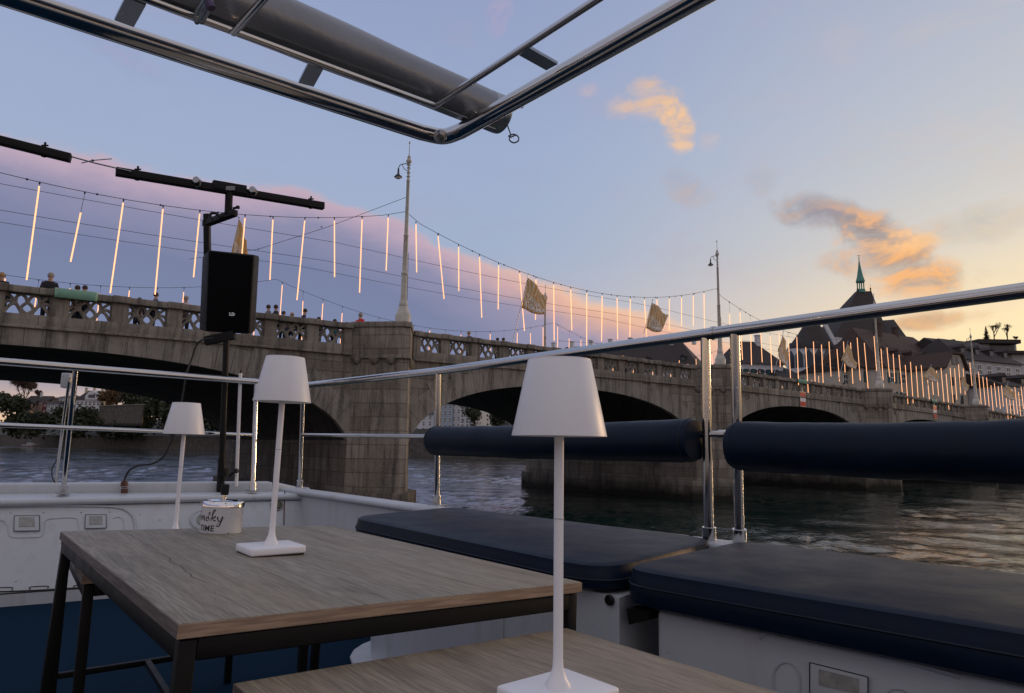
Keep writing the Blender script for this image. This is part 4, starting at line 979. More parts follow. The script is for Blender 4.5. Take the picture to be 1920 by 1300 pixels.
ptree(890, 812, 765, 205, 40, 'dark tree under the second arch beside the white house', 'leaf', 15, .4)
ptree(930, 815, 772, 195, 60, 'dark tree deep under the second arch', 'leaf', 18, .4)
ptree(1851, 645, 611, 158, 17, 'small conifer on the roof terrace skyline', 'conifer', 19, .2)
ptree(1865, 646, 608, 160, 15, 'slim bare tree right of the skyline conifer', 'bare', 20, .2)
ptree(1890, 646, 612, 160, 16, 'rightmost bare tree on the skyline', 'bare', 21, .2)
ptree(1905, 646, 631, 165, 14, 'low bare bush at the right end of the flat roof', 'bare', 22, .15)
for j, (x, yb, yt, Y, wp) in enumerate(((305, 815, 742, 312, 90), (330, 812, 765, 300, 90), (375, 815, 768, 292, 80), (405, 818, 775, 285, 80), (262, 800, 735, 335, 70), (140, 815, 785, 318, 90), (230, 818, 795, 316, 80), (180, 806, 778, 326, 60), (60, 818, 790, 335, 80))):
    ptree(x, yb, yt, Y, wp, ['broad dark tree right of the terrace wall', 'low dark tree behind the small lamp shade', 'dark tree under the right flank of the first arch', 'last dark tree before the black stand pole', 'tall dark tree at the right end of the terrace wall', 'spreading dark bush above the quay left of the terrace wall', 'spreading dark bush right below the terrace wall', 'dark bush between the mansion and the terrace wall', 'spreading dark bush below the pink house'][j], 'leaf', 40+j, .4)
# little motor boat at the far quay
P = onz(56, 837.5, WATER); mb = thing('motorboat', 'small white motorboat with green light moored at the far left quay', 'boat', P)
MB().add([(-3.2, -1, .1), (2, -1.1, .1), (4, 0, .7), (2, 1.1, .1), (-3.2, 1, .1), (-3.4, -1.2, .9), (2, -1.4, 1.), (4.6, 0, 1.3), (2, 1.4, 1.), (-3.4, 1.2, .9)], [(0, 1, 2, 3, 4), (5, 9, 8, 7, 6), (0, 5, 6, 1), (1, 6, 7, 2), (2, 7, 8, 3), (3, 8, 9, 4), (4, 9, 5, 0)]).build('hull', whitep, mb)
MB().prism([(-1.2, -.9), (1.4, -.8), (2., 0), (1.4, .8), (-1.2, .9)], 1.0, 1.9).build('cabin', wallw, mb, bevel=.1)
MB().tube([(0, 0, 1.9), (0, 0, 3.2)], .06, 6).box((0, 0, 3.), (.7, .5, .7)).build('light_mast', green, mb)
MB().tube([(-3.2, -1.1, .3), (2, -1.25, .4), (4.2, 0, .8)], .12, 5).build('fender', darkred, mb)

# ================================================================== OUR BOAT
DZ = -.757
boat = thing('boat', 'white passenger boat deck with steel railings and overhead frame, in the foreground', 'boat', (0, 1.5, DZ))
AD = Vector((-.643, .766, 0)); BD = Vector((.766, .643, 0))
def v3(v, z): return Vector((v[0], v[1], z))
corner = Vector((-1.327, 4.376)); gend = Vector((2.55, .0)); gmid = Vector((1.16, 1.593))
# deck carpet: bounded by transom foot
tf0, tf1 = Vector((-5.2, 1.68)), Vector((-1.30, 3.95))
MB().prism([(-5.2, 1.62), (-1.30, 3.90), (-1.0, 3.9), (1.55, .9), (2.3, -1.5), (-5.2, -1.5)], DZ-.05, DZ).build('carpet', carpet, boat, world=True)
# transom: wall, skirt, cap, outer lip
tp0 = onz(0, 933, -.30); tp1 = onz(535, 931, -.30); dirT = (tp1-tp0).normalized(); tpA = tp0-dirT*2.6; tpA = Vector((-5.3, tp0.y-(tp0.x+5.3)*dirT.y/dirT.x*1., -.30))
b0 = onz(0, 1114, -.70); b1_ = onz(219, 1098, -.70); dB = (b1_-b0).normalized()
bA = b0-dB*2.8; bB = b0+dB*1.45
tpB = Vector((corner.x+.03, corner.y-.30, -.30))
tmid = onz(130, 935, -.30)
m = MB()
def wallquad(m, pts_b, pts_t, th):
    for i in range(len(pts_b)-1):
        m.hull([pts_b[i], pts_b[i+1], pts_t[i+1], pts_t[i]], th)
tpL = Vector((tmid.x-(tp1.x-tmid.x)*2.2, tmid.y-(tp1.y-tmid.y)*2.2, -.30))
wallquad(m, [bA, bB], [Vector((bA.x-.13, bA.y+.20, -.33)), Vector((bB.x-.13, bB.y+.20, -.33))], (-.1, .16, 0)); m.build('transom_wall', gel, boat, world=True, bevel=.01)
WB0, WB1 = bA, bB; WT0, WT1 = Vector((bA.x-.13, bA.y+.20, -.33)), Vector((bB.x-.13, bB.y+.20, -.33))
def onwall(x, y, off=.0):   # ray against the transom wall plane
    n_ = (WB1-WB0).cross(WT0-WB0).normalized(); d = ray(x, y); k = WB0.dot(n_)/d.dot(n_); p = d*k; nn = n_ if n_.dot(d) < 0 else -n_
    return p+nn*off
m = MB(); m.hull([v3(b0-dB*2.9, DZ), v3(bB, DZ), v3(bB, -.705), v3(b0-dB*2.9, -.705)], (-.02, -.02, 0)); 
sk_ = m.build('skirting', gelgrey, boat, world=True)
# cap shelf (rounded) carrying the stanchions
capL = [WT0+Vector((.02, -.03, 0)), WT1+Vector((0, -.02, 0))]; outL = [Vector((WT0.x-.3, WT0.y+.55, -.31)), Vector((corner.x, corner.y+.25, -.31))]
m = MB(); m.add([v3(capL[0], -.295), v3(capL[1], -.295), v3(outL[1], -.285), v3(outL[0], -.285), v3(capL[0], -.328), v3(capL[1], -.328), v3(outL[1], -.328), v3(outL[0], -.328)], [(0, 1, 2, 3), (7, 6, 5, 4), (0, 4, 5, 1), (1, 5, 6, 2), (2, 6, 7, 3), (3, 7, 4, 0)])
m.build('transom_cap', gel, boat, world=True, bevel=.02)
lip0 = onz(0, 926, -.288); lip1 = onz(478, 921, -.288); lz = -.235
lipA = lip0+(lip0-lip1)*1.; lipB = lip1+(lip1-lip0).normalized()*.10
m = MB(); m.hull([v3(lipA, -.30), v3(lipB, -.30), v3(lipB, lz), v3(lipA, lz)], (-.06, .10, 0)); m.hull([v3(lipB, -.30), v3(corner+Vector((-.02, .02)), -.30), v3(corner+Vector((-.02, .02)), -.272), v3(lipB, lz)], (-.03, .08, 0))
m.build('outer_lip', gel, boat, world=True, bevel=.012)
# starboard wall, cap strip, hull
gl = [corner, Vector((-.361, 3.245)), Vector((.589, 2.248)), gmid, gend]
m = MB()
for i in range(4):
    a_, b_ = gl[i], gl[i+1]; nrm = Vector((-.766, -.643))*.12
    m.hull([v3(a_, -.30), v3(b_, -.30), v3(b_+nrm, -.30), v3(a_+nrm, -.30)], (0, 0, .028))
m.build('gunwale_cap', gel, boat, world=True, bevel=.012)
m = MB()
for i in range(4):
    a_, b_ = gl[i]+Vector((-.07, -.06)), gl[i+1]+Vector((-.07, -.06)); m.hull([v3(a_, DZ-.02), v3(b_, DZ-.02), v3(b_, -.303), v3(a_, -.303)], (.06, .05, 0))
m.build('side_wall', gel, boat, world=True)
m = MB()
for i in range(4):
    a_, b_ = gl[i], gl[i+1]; m.hull([v3(a_-Vector((.35, .3)), WATER-.4), v3(b_-Vector((.35, .3)), WATER-.4), v3(b_, -.31), v3(a_, -.31)], (-.03, -.03, 0))
q0, q1 = outL; m.hull([v3(q0+Vector((.1, -.3, 0)), WATER-.4), v3(corner-Vector((.2, .1)), WATER-.4), v3(q1, -.35), v3(q0, -.35)], (.02, -.03, 0))
m.build('hull', gel, boat, world=True)
# moulded locker doors on the transom: raised rounded outline, latches
def ring_px(pts, r, name, mt, off=.004, closed=False, parent=boat, f=None):
    f = f or onwall; P_ = [f(x, y, off) for x, y in pts]; P_ = bez([tuple(p) for p in P_], 4) if not closed else P_
    return MB().tube(P_, r, 6, closed).build(name, mt, parent, world=True, smooth=True)
ring_px([(-40, 951), (60, 950), (150, 950), (215, 952), (240, 960), (252, 976), (254, 1000), (254, 1020)], .006, 'locker_moulding', gelgrey)
ring_px([(-5, 976), (8, 978), (14, 990), (16, 1000), (24, 1008), (60, 1008), (78, 1006), (84, 990), (86, 976), (110, 972), (140, 972), (146, 980), (148, 1000)], .003, 'panel_groove', gelgrey, .001)
ring_px([(212, 972), (222, 970), (230, 974), (232, 985), (232, 1010)], .003, 'panel_groove', gelgrey, .001)
def latch(x0, y0, x1, y1, f=onwall):
    q = [f(x0, y0, .001), f(x1, y0-.5, .001), f(x1+.5, y1-1, .001), f(x0-1, y1, .001)]; d = (f(x0, y0, 1)-f(x0, y0, 0)); d = (f(x0, y0, .02)-f(x0, y0, .0))
    n_ = (q[1]-q[0]).cross(q[3]-q[0]).normalized(); n_ = n_ if n_.dot(q[0]) < 0 else -n_
    l = MB().hull(q, n_*.008).build('latch', gel, boat, world=True, bevel=.004)
    c_ = sum(q, Vector())/4; r_ = [c_+(p-c_)*.62+n_*.0085-(q[3]-q[0])*.08 for p in q]
    MB().hull([c_+(p-c_)*Vector((1, 1, 1)).x*1.0 for p in []] or r_, n_*.002).build('latch_recess', latchm, l, world=True)
    k_ = MB(); [k_.tube([a_+n_*.01, b_+n_*.01], .0012, 5) for a_, b_ in zip(q, q[1:]+q[:1])]; k_.build('latch_outline', blackm, l, world=True)
latch(27, 969, 74, 998); latch(160, 967, 199, 993)
for x0 in (-10, 57, 140): ring_px([(x0, 1108-x0*.03), (x0, 1103-x0*.03), (x0+32, 1102-x0*.04), (x0+32, 1107-x0*.05)], .0018, 'drain_slot', blackm, .003)
ring_px([(-60, 1112), (60, 1108), (150, 1103), (230, 1099)], .003, 'seam', blackm, .003)
for sx, sy in ((20, 962), (82, 961), (152, 961), (206, 960), (30, 1090), (110, 1086), (190, 1082), (262, 965), (300, 975), (452, 965)):
    c_ = onwall(sx, sy, .001); n_ = (onwall(sx, sy, .02)-onwall(sx, sy, 0)).normalized(); MB().lathe([(0, .002), (.0035, .0018), (.0045, 0)], c_, 10, axis=n_).build('screw', steel_s, boat, world=True, smooth=True)
# round fittings
def disc(x, y, r, mt, name, f=onwall, off=.003, th=.008, parent=boat):
    c_ = f(x, y, off); n_ = (f(x, y, .02)-f(x, y, 0)).normalized(); return MB().lathe([(0, th*.6), (r*.8, th*.6), (r*.86, th), (r*.97, th*.8), (r, 0)], c_, 20, axis=n_).build(name, mt, parent, world=True, smooth=True)
disc(378, 975, .058, gelgrey, 'deck_filler_cap'); disc(382, 976, .036, latchm, 'filler_lid', off=.012)
disc(519, 948, .036, latchm, 'vent_ring'); disc(519, 948, .027, ventm, 'vent_mesh', off=.010)
MB().tube([onwall(534, 915+6, .004), onwall(533, 950, .004), onwall(532, 985, .004)], .003, 5).build('seam', brown, boat, world=True)

# ---- railings
ZR = .36
r0 = onz(-420, 655, .37); r1 = onz(0, 678, .37); r2 = onz(480, 716, .37)
rc = Vector((corner.x, corner.y, .365)); 
def gw(x, y, h=.352):
    return onz(x, y, h)
p822 = gw(822, 696); p1322 = gw(1322, 627, .355); pend = gw(1920, 545, .36); pend2 = pend+(pend-p1322)*1.1
rail = thing('x', 'x', 'x'); D.objects.remove(rail)
dS = (r2-r1).normalized(); cS = Vector((rc.x-.02, rc.y-.02, .365))
cpts = [r0, r1, r2, r2.lerp(cS, .55)]+[tuple(p) for p in []]
corner_rail = bez([tuple(r2.lerp(cS, .5)), tuple(r2.lerp(cS, .86)), tuple(cS.lerp(p822, .07)+Vector((-.01, -.0, 0))), tuple(cS.lerp(p822, .25))], 5)
top = [r0, r1, r2]+corner_rail+[p822, p1322, pend, pend2]
rl = D.objects.new('railing', None); C.objects.link(rl); rl.parent = boat; MW[rl.name] = MW[boat.name]
MB().tube(top, .0185, 16).build('handrail', steel, rl, world=True, smooth=True)
MB().tube([p1322.lerp(pend, .032), p1322.lerp(pend, .045)], .0215, 16).build('sleeve', steel, rl, world=True, smooth=True)
# lower rail
zm = .055
m = MB(); q = [onz(-420, 790, .062), onz(0, 797, .062), onz(474, 816, .05)]; lw = [v3(q[0], q[0].z), q[1], q[2]]; m.tube(lw, .0105, 12); m.build('lower_rail', steel, rl, world=True, smooth=True)
fp = lambda x, y, Zb, P: P
# stanchions: top on handrail line, foot on cap
def railpt(x):   # nearest handrail vertex path point projecting to pixel x
    best = None
    for a_, b_ in zip(top, top[1:]):
        a_, b_ = Vector(a_), Vector(b_)
        for k in range(40):
            p = a_.lerp(b_, k/40); zc = p.dot(F)
            if zc <= 0.05: continue
            px = 960+FPX*p.dot(R)/zc
            if best is None or abs(px-x) < best[0]: best = (abs(px-x), p)
    return best[1]
def stanchion(xt, xb, yb, zb=-.28, r=.0135, sleeve=True):
    tp = railpt(xt); ft = onz(xb, yb, zb); tp = Vector(tp)-Vector((0, 0, .012))
    o = MB().tube([ft, tp], r, 14).build('stanchion', steel, rl, world=True, smooth=True)
    MB().tube([ft, ft.lerp(tp, .075)], r*1.45, 14).build('foot_socket', steel, o, world=True, smooth=True)
    MB().box(ft+Vector((0, 0, .003)), (.10, .055, .008), rz=rad(-50)).build('foot_plate', steel_s, o, world=True, bevel=.003)
    return ft, tp
S1 = stanchion(139, 118, 926); S2 = stanchion(481, 474, 921); S3 = stanchion(569, 562, 915); S4 = stanchion(822, 819, 948)
S5 = stanchion(1319, 1330, 1018, r=.0145); S6 = stanchion(1372, 1387, 1022, r=.0145)
a_ = onz(565, 816, .045); b_ = S4[0].lerp(S4[1], (.03+.28)/(.352+.28)+.0); a2 = S3[0].lerp(S3[1], .30)
def on_post(Sx, y):
    best = min(((abs(650-FPX*(Sx[0].lerp(Sx[1], k/200)).dot(U)/(Sx[0].lerp(Sx[1], k/200)).dot(F)-y), k/200) for k in range(201))); return Sx[0].lerp(Sx[1], best[1])
MB().tube([on_post(S3, 816), on_post(S4, 819)], .0105, 12).build('lower_rail', steel, rl, world=True, smooth=True)
MB().tube([on_post(S4, 819), on_post(S5, 815)], .0105, 12).build('lower_rail', steel, rl, world=True, smooth=True)
m = MB().tube([on_post(S5, 815), on_post(S6, 815)], .010, 12); c_ = on_post(S5, 815).lerp(on_post(S6, 815), .5); m.lathe([(.0, -.014), (.013, -.01), (.013, .01), (0, .014)], c_, 12, axis=on_post(S6, 815)-on_post(S5, 815)); m.build('link_bar', steel, rl, world=True, smooth=True)
e_ = on_post(S6, 820); MB().tube([e_, e_+(pend-p1322)*.9-Vector((0, 0, .0))], .0105, 12).build('lower_rail', steel, rl, world=True, smooth=True)

# ---- benches built into the boat
def fillet(poly, r, n=5):
    out = []; k = len(poly)
    for i in range(k):
        p, a, b = Vector(poly[i]), Vector(poly[i-1]), Vector(poly[(i+1) % k]); rr = r[i] if hasattr(r, '__len__') else r
        if rr <= 0: out.append(p); continue
        da, db = (a-p), (b-p); ra = min(rr, da.length*.45, db.length*.45); s_, e_ = p+da.normalized()*ra, p+db.normalized()*ra
        for j in range(n+1): t = j/n; out.append(s_*(1-t)**2+p*2*t*(1-t)+e_*t*t)
    return out
def off(poly, d):
    k = len(poly); out = []
    area = sum(poly[i-1].x*poly[i].y-poly[i].x*poly[i-1].y for i in range(k)); sg = 1 if area > 0 else -1
    for i in range(k):
        a, b = poly[i-1], poly[(i+1) % k]; t = (b-a).normalized(); out.append(poly[i]-Vector((t.y, -t.x))*d*sg)
    return out
def cushion(label, poly, z1, th, r, name='seat_cushion', dz=None):
    P = fillet([Vector(p[:2]) for p in poly], r); c_ = sum(P, Vector((0, 0)))/len(P); o = thing(name, label, 'cushion', (c_.x, c_.y, z1-th), group='navy vinyl seat cushions')
    n = len(P); rings = []; prof = [(.03, 0.), (.004, .010), (0., .028), (-.0, th-.034), (.006, th-.02), (.008, th-.006), (.016, th-.002), (.030, th)]
    for ins, z in prof: rings.append([Vector((p.x, p.y, z1-th+z)) for p in off(P, ins)])
    m = MB(); vs = [v for q in rings for v in q]; fs = []
    for i in range(len(rings)-1):
        for j in range(n): fs.append((i*n+j, i*n+(j+1) % n, (i+1)*n+(j+1) % n, (i+1)*n+j))
    fs.append(tuple(range(n))[::-1]); fs.append(tuple(range((len(rings)-1)*n, len(rings)*n)))
    m.add(vs, fs); m.build('pad', vinyl, o, world=True, smooth=True)
    sm = [Vector((p.x, p.y, z1-.036)) for p in off(P, -.0005)]; MB().tube(sm, .0022, 5, True).build('piping', navyseam, o, world=True, smooth=True)
    return o
CZ = -.262
c1a, c1b, c1c, c1d = onz(648, 978, CZ-.02), onz(836, 950, CZ), onz(1322, 1014, CZ), onz(1135, 1066, CZ)
nrmG = Vector((.766, .643))
# snap back edges just inside the cap strip
def inside(p, d=.035):
    a_, b_ = gl[1], gl[3]; t = (b_-a_).normalized(); nn = Vector((t.y, -t.x)); nn = nn if nn.dot(nrmG) > 0 else -nn; s_ = (Vector(p[:2])-a_).dot(nn)
    return Vector(p[:2])-nn*(s_+d)
ib, ic = inside(c1b), inside(c1c)
cushion('navy cushion on the far bench, nearest the railing corner', [c1a, c1d, ic, ib], CZ, .066, [.13, .14, .12, .10])
c2a, c2b, c2c = onz(1152, 1064, CZ), onz(1336, 1022, CZ), onz(1925, 1088, CZ); c2f = onz(1920, 1190, CZ)
i2b, i2c = inside(c2b), inside(c2c); ex = (i2c-i2b).normalized()
c2d = Vector(c2a[:2]); fdir = (Vector(c2f[:2])-c2d).normalized()
cushion('long navy cushion on the near bench at right', [c2d, c2d+fdir*1.9, i2b+ex*2.0, i2b], CZ+.004, .085, [.10, .10, .10, .10])
# bench casings
c1dv, c1av = Vector(c1d[:2]), Vector(c1a[:2]); f1 = (c1dv-c1av).normalized(); nin = Vector((.766, .643))*.045
m = MB(); q = fillet([c1av+nin*1.2+f1*.04, c1dv+nin, inside(c1c, .08), inside(c1b, .08)+f1*.02], [.16, 0, 0, 0]); m.prism(q, DZ, CZ-.068); m.build('bench_base', gel, boat, world=True, smooth=True)
q2 = off(q, -.07); m = MB(); m.prism(q2, DZ, DZ+.018); m.build('bench_flange', gel, boat, world=True, bevel=.008)
q = [c2d+nin*1.0+fdir*.075, c2d+fdir*1.9+nin, i2b+ex*2.0-nin, i2b-nin*.3+ex*.05]; m = MB(); m.prism(q, DZ, CZ-.085); m.build('bench_base', gel, boat, world=True, bevel=.01)
fA, fB = v3(q[0], DZ), v3(q[1], DZ)
def onbench(x, y, offs=0.):
    n_ = (fB-fA).cross(Vector((0, 0, 1))).normalized(); d = ray(x, y); p = d*(fA.dot(n_)/d.dot(n_)); nn = n_ if n_.dot(d) < 0 else -n_; return p+nn*offs
fbb = lambda x, y, o_: onbench(x, y, o_)
ring_px([(1451, 1290), (1451, 1262), (1462, 1246), (1478, 1242), (1492, 1250), (1500, 1270), (1500, 1300)], .0022, 'panel_groove', gelgrey, .001, f=fbb)
ring_px([(1424, 1198), (1440, 1184), (1470, 1180), (1520, 1190), (1640, 1225), (1800, 1270)], .004, 'panel_groove', gelgrey, .0, f=fbb)
ring_px([(1660, 1310), (1668, 1294), (1690, 1292), (1705, 1300)], .0022, 'panel_groove', gelgrey, .001, f=fbb)
q = [onbench(1521, 1241, .001), onbench(1630, 1268, .001), onbench(1630, 1330, .001), onbench(1521, 1305, .001)]
n_ = (q[1]-q[0]).cross(q[3]-q[0]).normalized(); n_ = n_ if n_.dot(q[0]) < 0 else -n_
l = MB().hull(q, n_*.006).build('latch', gel, boat, world=True, bevel=.002)
q = [onbench(1539, 1253, .008), onbench(1613, 1271, .008), onbench(1613, 1298, .008), onbench(1539, 1282, .008)]; MB().hull(q, n_*.001).build('latch_recess', latchm, l, world=True)
q = [onbench(1521, 1241, .007), onbench(1630, 1268, .007), onbench(1630, 1330, .007), onbench(1521, 1305, .007)]; k_ = MB(); [k_.tube([a_, b_], .0009, 5) for a_, b_ in zip(q, q[1:]+q[:1])]; k_.build('latch_outline', blackm, l, world=True)
# details on the far bench front
g0, g1 = v3(c1av+nin, DZ), v3(c1dv+nin, DZ)
def onb1(x, y, offs=0.):
    n_ = (g1-g0).cross(Vector((0, 0, 1))).normalized(); d = ray(x, y); p = d*(g0.dot(n_)/d.dot(n_)); nn = n_ if n_.dot(d) < 0 else -n_; return p+nn*offs
MB().tube([onb1(943, 1100, .001), onb1(943, 1200, .001)], .0022, 5).build('seam', gelgrey, boat, world=True)
disc(1146, 1125, .012, blackm, 'drain_hole', f=onb1)
p = v3(c2d+fdir*.02+nin*.6, CZ-.085); MB().hull([p+Vector((-.01, -.01, 0)), p+Vector((.035, -.03, 0)), p+Vector((.035, -.03, -.02)), p+Vector((-.005, -.01, -.035))], (.03, .03, 0)).build('cushion_bracket', blackm, boat, world=True)

# ---- bolsters on the lower rail
def bolster(label, a, b, r):
    o = thing('bolster', label, 'back cushion', a.lerp(b, .5), group='navy padded backrest rolls'); d = (b-a).normalized(); L = (b-a).length; n = 40
    sg = 1 if d.cross(Vector((0, 0, 1))).y < 0 else -1
    prof = [(0., -.006), (r*.5, -.006), (r*.93, -.004), (r*.985, .006), (r, .022)]+[(r*(1+.006*sin(k*.7)), .04+(L-.08)*k/50) for k in range(1, 50)]+[(r, L-.022), (r*.985, L-.006), (r*.93, L+.004), (r*.5, L+.006), (0, L+.006)]
    mb_ = MB().lathe(prof, a, n, axis=d); out_ = []
    for v in mb_.v:
        f = max(0, min(1, (v-a).dot(d)/L)); c_ = a+d*(v-a).dot(d); rd = v-c_; k_ = mn.noise(v*9)*.03+mn.noise(Vector((f*22, rd.z*40, 3)))*.022*(1 if rd.z < 0 else .4)
        out_.append(c_+rd*(1+k_)+Vector((0, 0, -.006*sin(PI*f))))
    mb_.v = out_; mb_.build('padding', vinyl, o, world=True, smooth=True)
    for e in (.014, L-.014):
        m = MB(); c_ = a+d*e; u_ = d.orthogonal().normalized(); w_ = d.cross(u_); m.tube([c_+(u_*cos(t)+w_*sin(t))*r*.985 for t in [2*PI*j/28 for j in range(28)]], .0025, 5, True)
        m.build('piping', navyseam, o, world=True, smooth=True)
    dn = Vector((0, 0, -1)); m = MB(); m.bar(a+dn*(r*1.0)+d*.03, b+dn*(r*1.0)-d*.03, .03, .006); m.build('seam_flap', navyseam, o, world=True)
ba, bb = on_post(S4, 826), on_post(S5, 826); dd = (bb-ba).normalized(); off_ = Vector((-.766, -.643, 0))*.035
bolster('navy backrest roll between the slim post and the paired posts', ba+dd*.03+off_, bb-dd*.022+off_, .066)
be = on_post(S6, 836); bolster('larger navy backrest roll running out of frame at right', be+dd*.02+off_*1.1, be+(pend-p1322)*.98+off_*1.1-Vector((0, 0, .01)), .070)

# ---- stern fittings: meter box with strut, cables, antenna
bx_ = thing('junction_box', 'grey plastic box behind the leftmost stanchion', 'box', onz(126, 714, .3)); q = atY(126, 714, 3.75)
MB().box(q, (.045, .05, .082), rz=.1).build('case', gelgrey, bx_, world=True, bevel=.006); MB().lathe([(0, .004), (.003, .004), (.003, 0)], q+Vector((-.008, -.027, .02)), 8, axis=(0, -1, 0)).build('screw', steel, bx_, world=True)
st = thing('steel_strut', 'thin slanted steel strut beside the leftmost stanchion', 'strut', onz(103, 905, -.26)); a_, b_ = atY(104, 906, 3.9), atY(130, 712, 3.72)
MB().tube([a_, b_], .0085, 10).build('tube', steel, st, world=True, smooth=True); MB().tube([b_-Vector((0, 0, .012)), b_+Vector((.001, 0, .012))], .012, 10).build('end_fitting', steel_s, st, world=True, smooth=True)
MB().tube(bez([tuple(atY(107, 862, 3.87)), tuple(atY(98, 878, 3.87)), tuple(atY(98, 895, 3.88)), tuple(atY(103, 905, 3.89))], 6), .0028, 6).build('cable_loop', rubber, st, world=True, smooth=True)
an = thing('antenna', 'white rod antenna standing on the stern lip', 'antenna', onz(443, 908, -.235)); a_ = atY(443, 912, 4.15); b_ = atY(451, 700, 4.1)
MB().tube([a_, b_], .010, 10).build('rod', whitep, an, world=True, smooth=True); MB().tube([b_, b_+Vector((0, 0, .02))], .004, 6).build('tip', blackp, an, world=True)
# speaker cable
hc = thing('speaker_cable', 'black cable drooping from the loudspeaker to the brown deck connector', 'cable', atY(233, 922, 3.9))
P_ = [atY(*p) for p in ((400, 634, 4.05), (372, 642, 4.05), (360, 672, 4.05), (350, 700, 4.02), (343, 740, 4.), (334, 790, 3.98), (320, 830, 3.96), (305, 858, 3.95), (285, 870, 3.94), (260, 873, 3.93), (243, 882, 3.92), (235, 896, 3.92), (233, 905, 3.91))]
MB().tube(bez([tuple(p) for p in P_], 5), .0058, 8).build('cable', rubber, hc, world=True, smooth=True)
m = MB(); a_, b_ = atY(233, 902, 3.91), atY(233.5, 925, 3.91); [m.tube([a_.lerp(b_, f0), a_.lerp(b_, f1_)], r_, 12) for f0, f1_, r_ in ((0, .1, .014), (.1, .45, .0185), (.5, .6, .015), (.64, 1., .018))]; m.build('connector', brown, hc, world=True, smooth=True)

# ---- loudspeaker, its stand and the light bars
SY = 4.12
def s3(x, y, dY=0.): return atY(x, y, SY+dY)
pb = s3(413, 926)
stand = thing('speaker_stand', 'black stand rising through the loudspeaker to a T-shaped light bar', 'stand', pb)
m = MB().tube([s3(413, 924), s3(416, 860)], .022, 12).tube([s3(416, 865), s3(425, 628)], .018, 12).box(s3(420, 886), (.03, .07, .05)); m.build('pole', blackm, stand, world=True, smooth=True)
k_ = s3(418, 905, -.03); MB().tube([s3(430, 893), s3(438, 886)], .008, 8).lathe([(0, 0), (.014, .004), (.014, .018), (0, .02)], s3(440, 884), 8, axis=(1, -.2, .3)).build('clamp_knob', blackp, stand, world=True)
MB().lathe([(.045, -.02), (.045, 0), (.022, .006)], s3(413, 926), 14).build('foot_plate', blackm, stand, world=True)
m = MB(); m.bar(s3(389, 480, .13), s3(388, 402, .13), .036, .036); m.bar(s3(384, 420, .15), s3(441, 399, -.03), .04, .04, up=(0, 0, 1)); m.build('offset_arm', blackm, stand, world=True, bevel=.003)
MB().tube([s3(428, 402), s3(430, 352)], .023, 12).build('upper_tube', blackm, stand, world=True, smooth=True)
m = MB(); m.tube([s3(437, 391), s3(447, 389)], .008, 8); m.lathe([(0, -.01), (.012, -.008), (.012, .008), (0, .01)], s3(446, 389), 8); m.build('clamp_knob', blackp, stand, world=True)
MB().tube(bez([tuple(s3(398, 413)), tuple(s3(394, 404)), tuple(s3(398, 400)), tuple(s3(406, 401)), tuple(s3(414, 408))], 5), .009, 8).build('handle_loop', rubber, stand, world=True, smooth=True)
m = MB(); m.bar(s3(385, 640), s3(440, 628), .04, .05); m.tube(bez([tuple(s3(388, 634)), tuple(s3(392, 640)), tuple(s3(405, 640))], 4), .006, 6); m.build('tilt_bracket', blackm, stand, world=True)
def lightbar(label, a, b, extra=True):
    o = thing('light_bar', label, 'light bar', a.lerp(b, .5), group='black light bars on stands'); d = (b-a).normalized()
    MB().bar(a, b, .046, .046).build('bar', blackm, o, world=True, bevel=.003)
    if extra:
        c_ = s3(430, 353); MB().bar(c_-d*.10, c_+d*.10, .056, .056).build('centre_sleeve', blackp, o, world=True, bevel=.004)
        for f in (-.17, .16):
            m = MB(); m.lathe([(.0, -.03), (.02, -.03), (.02, .03), (0, .03)], c_+d*f+Vector((0, -.03, 0)), 10, axis=(0, 1, 0)); m.tube([c_+d*f+Vector((0, -.035, 0))+Vector((cos(t)*.018, 0, sin(t)*.018-.02)) for t in [2*PI*j/10 for j in range(10)]], .002, 4, True)
            m.build('locking_pin', steel_s, o, world=True)
    for p in ((a+d*.11, b-d*.09) if extra else (b-d*.13,)):
        m = MB(); m.tube([p, p+Vector((0, 0, .055))], .006, 6); m.tube([p+Vector((-.018, 0, .036)), p+Vector((.018, 0, .036))], .005, 6); m.lathe([(0, -.034), (.014, -.03), (.014, -.022), (0, -.022)], p, 8)
        m.build('wing_bolt', blackp, o, world=True)
    if extra:
        m = MB(); c_ = s3(432, 353, -.06)
        for j in range(4): m.box(c_+Vector((0, -.0, .010-.007*j)), (.055, .002, .002))
        m.build('warning_print', whitep, o, world=True)
zb_ = s3(430, 353).z; La, Lb = onz(217, 322, zb_+.0), onz(607, 388, zb_)
dL = (Lb-La).normalized(); lightbar('black T light bar on top of the loudspeaker stand', s3(217, 322, -.35), s3(607, 387, .35))
lightbar('black light bar cut by the left picture edge', atY(-160, 224, 3.4), atY(133, 297, 3.68), False)
rod = thing('connecting_rod', 'thin rod with a small cross clip linking the two light bars', 'rod', atY(170, 300, 3.7))
m = MB(); a_, b_ = atY(108, 287, 3.66), atY(246, 322, 3.78); m.tube([a_, a_.lerp(b_, .5)-Vector((0, 0, .004)), b_], .0042, 6); m.build('rod', steel_s, rod, world=True, smooth=True)
m = MB(); c_ = atY(174, 301, 3.7); m.tube([atY(153, 306, 3.7), c_, atY(210, 298, 3.66)], .0028, 6); m.lathe([(0, -.01), (.009, 0), (0, .01)], c_, 8); m.build('cross_clip', steel_s, rod, world=True)
# cabinet
spk = thing('loudspeaker', 'black loudspeaker cabinet with small white logo on its stand', 'loudspeaker', s3(430, 628))
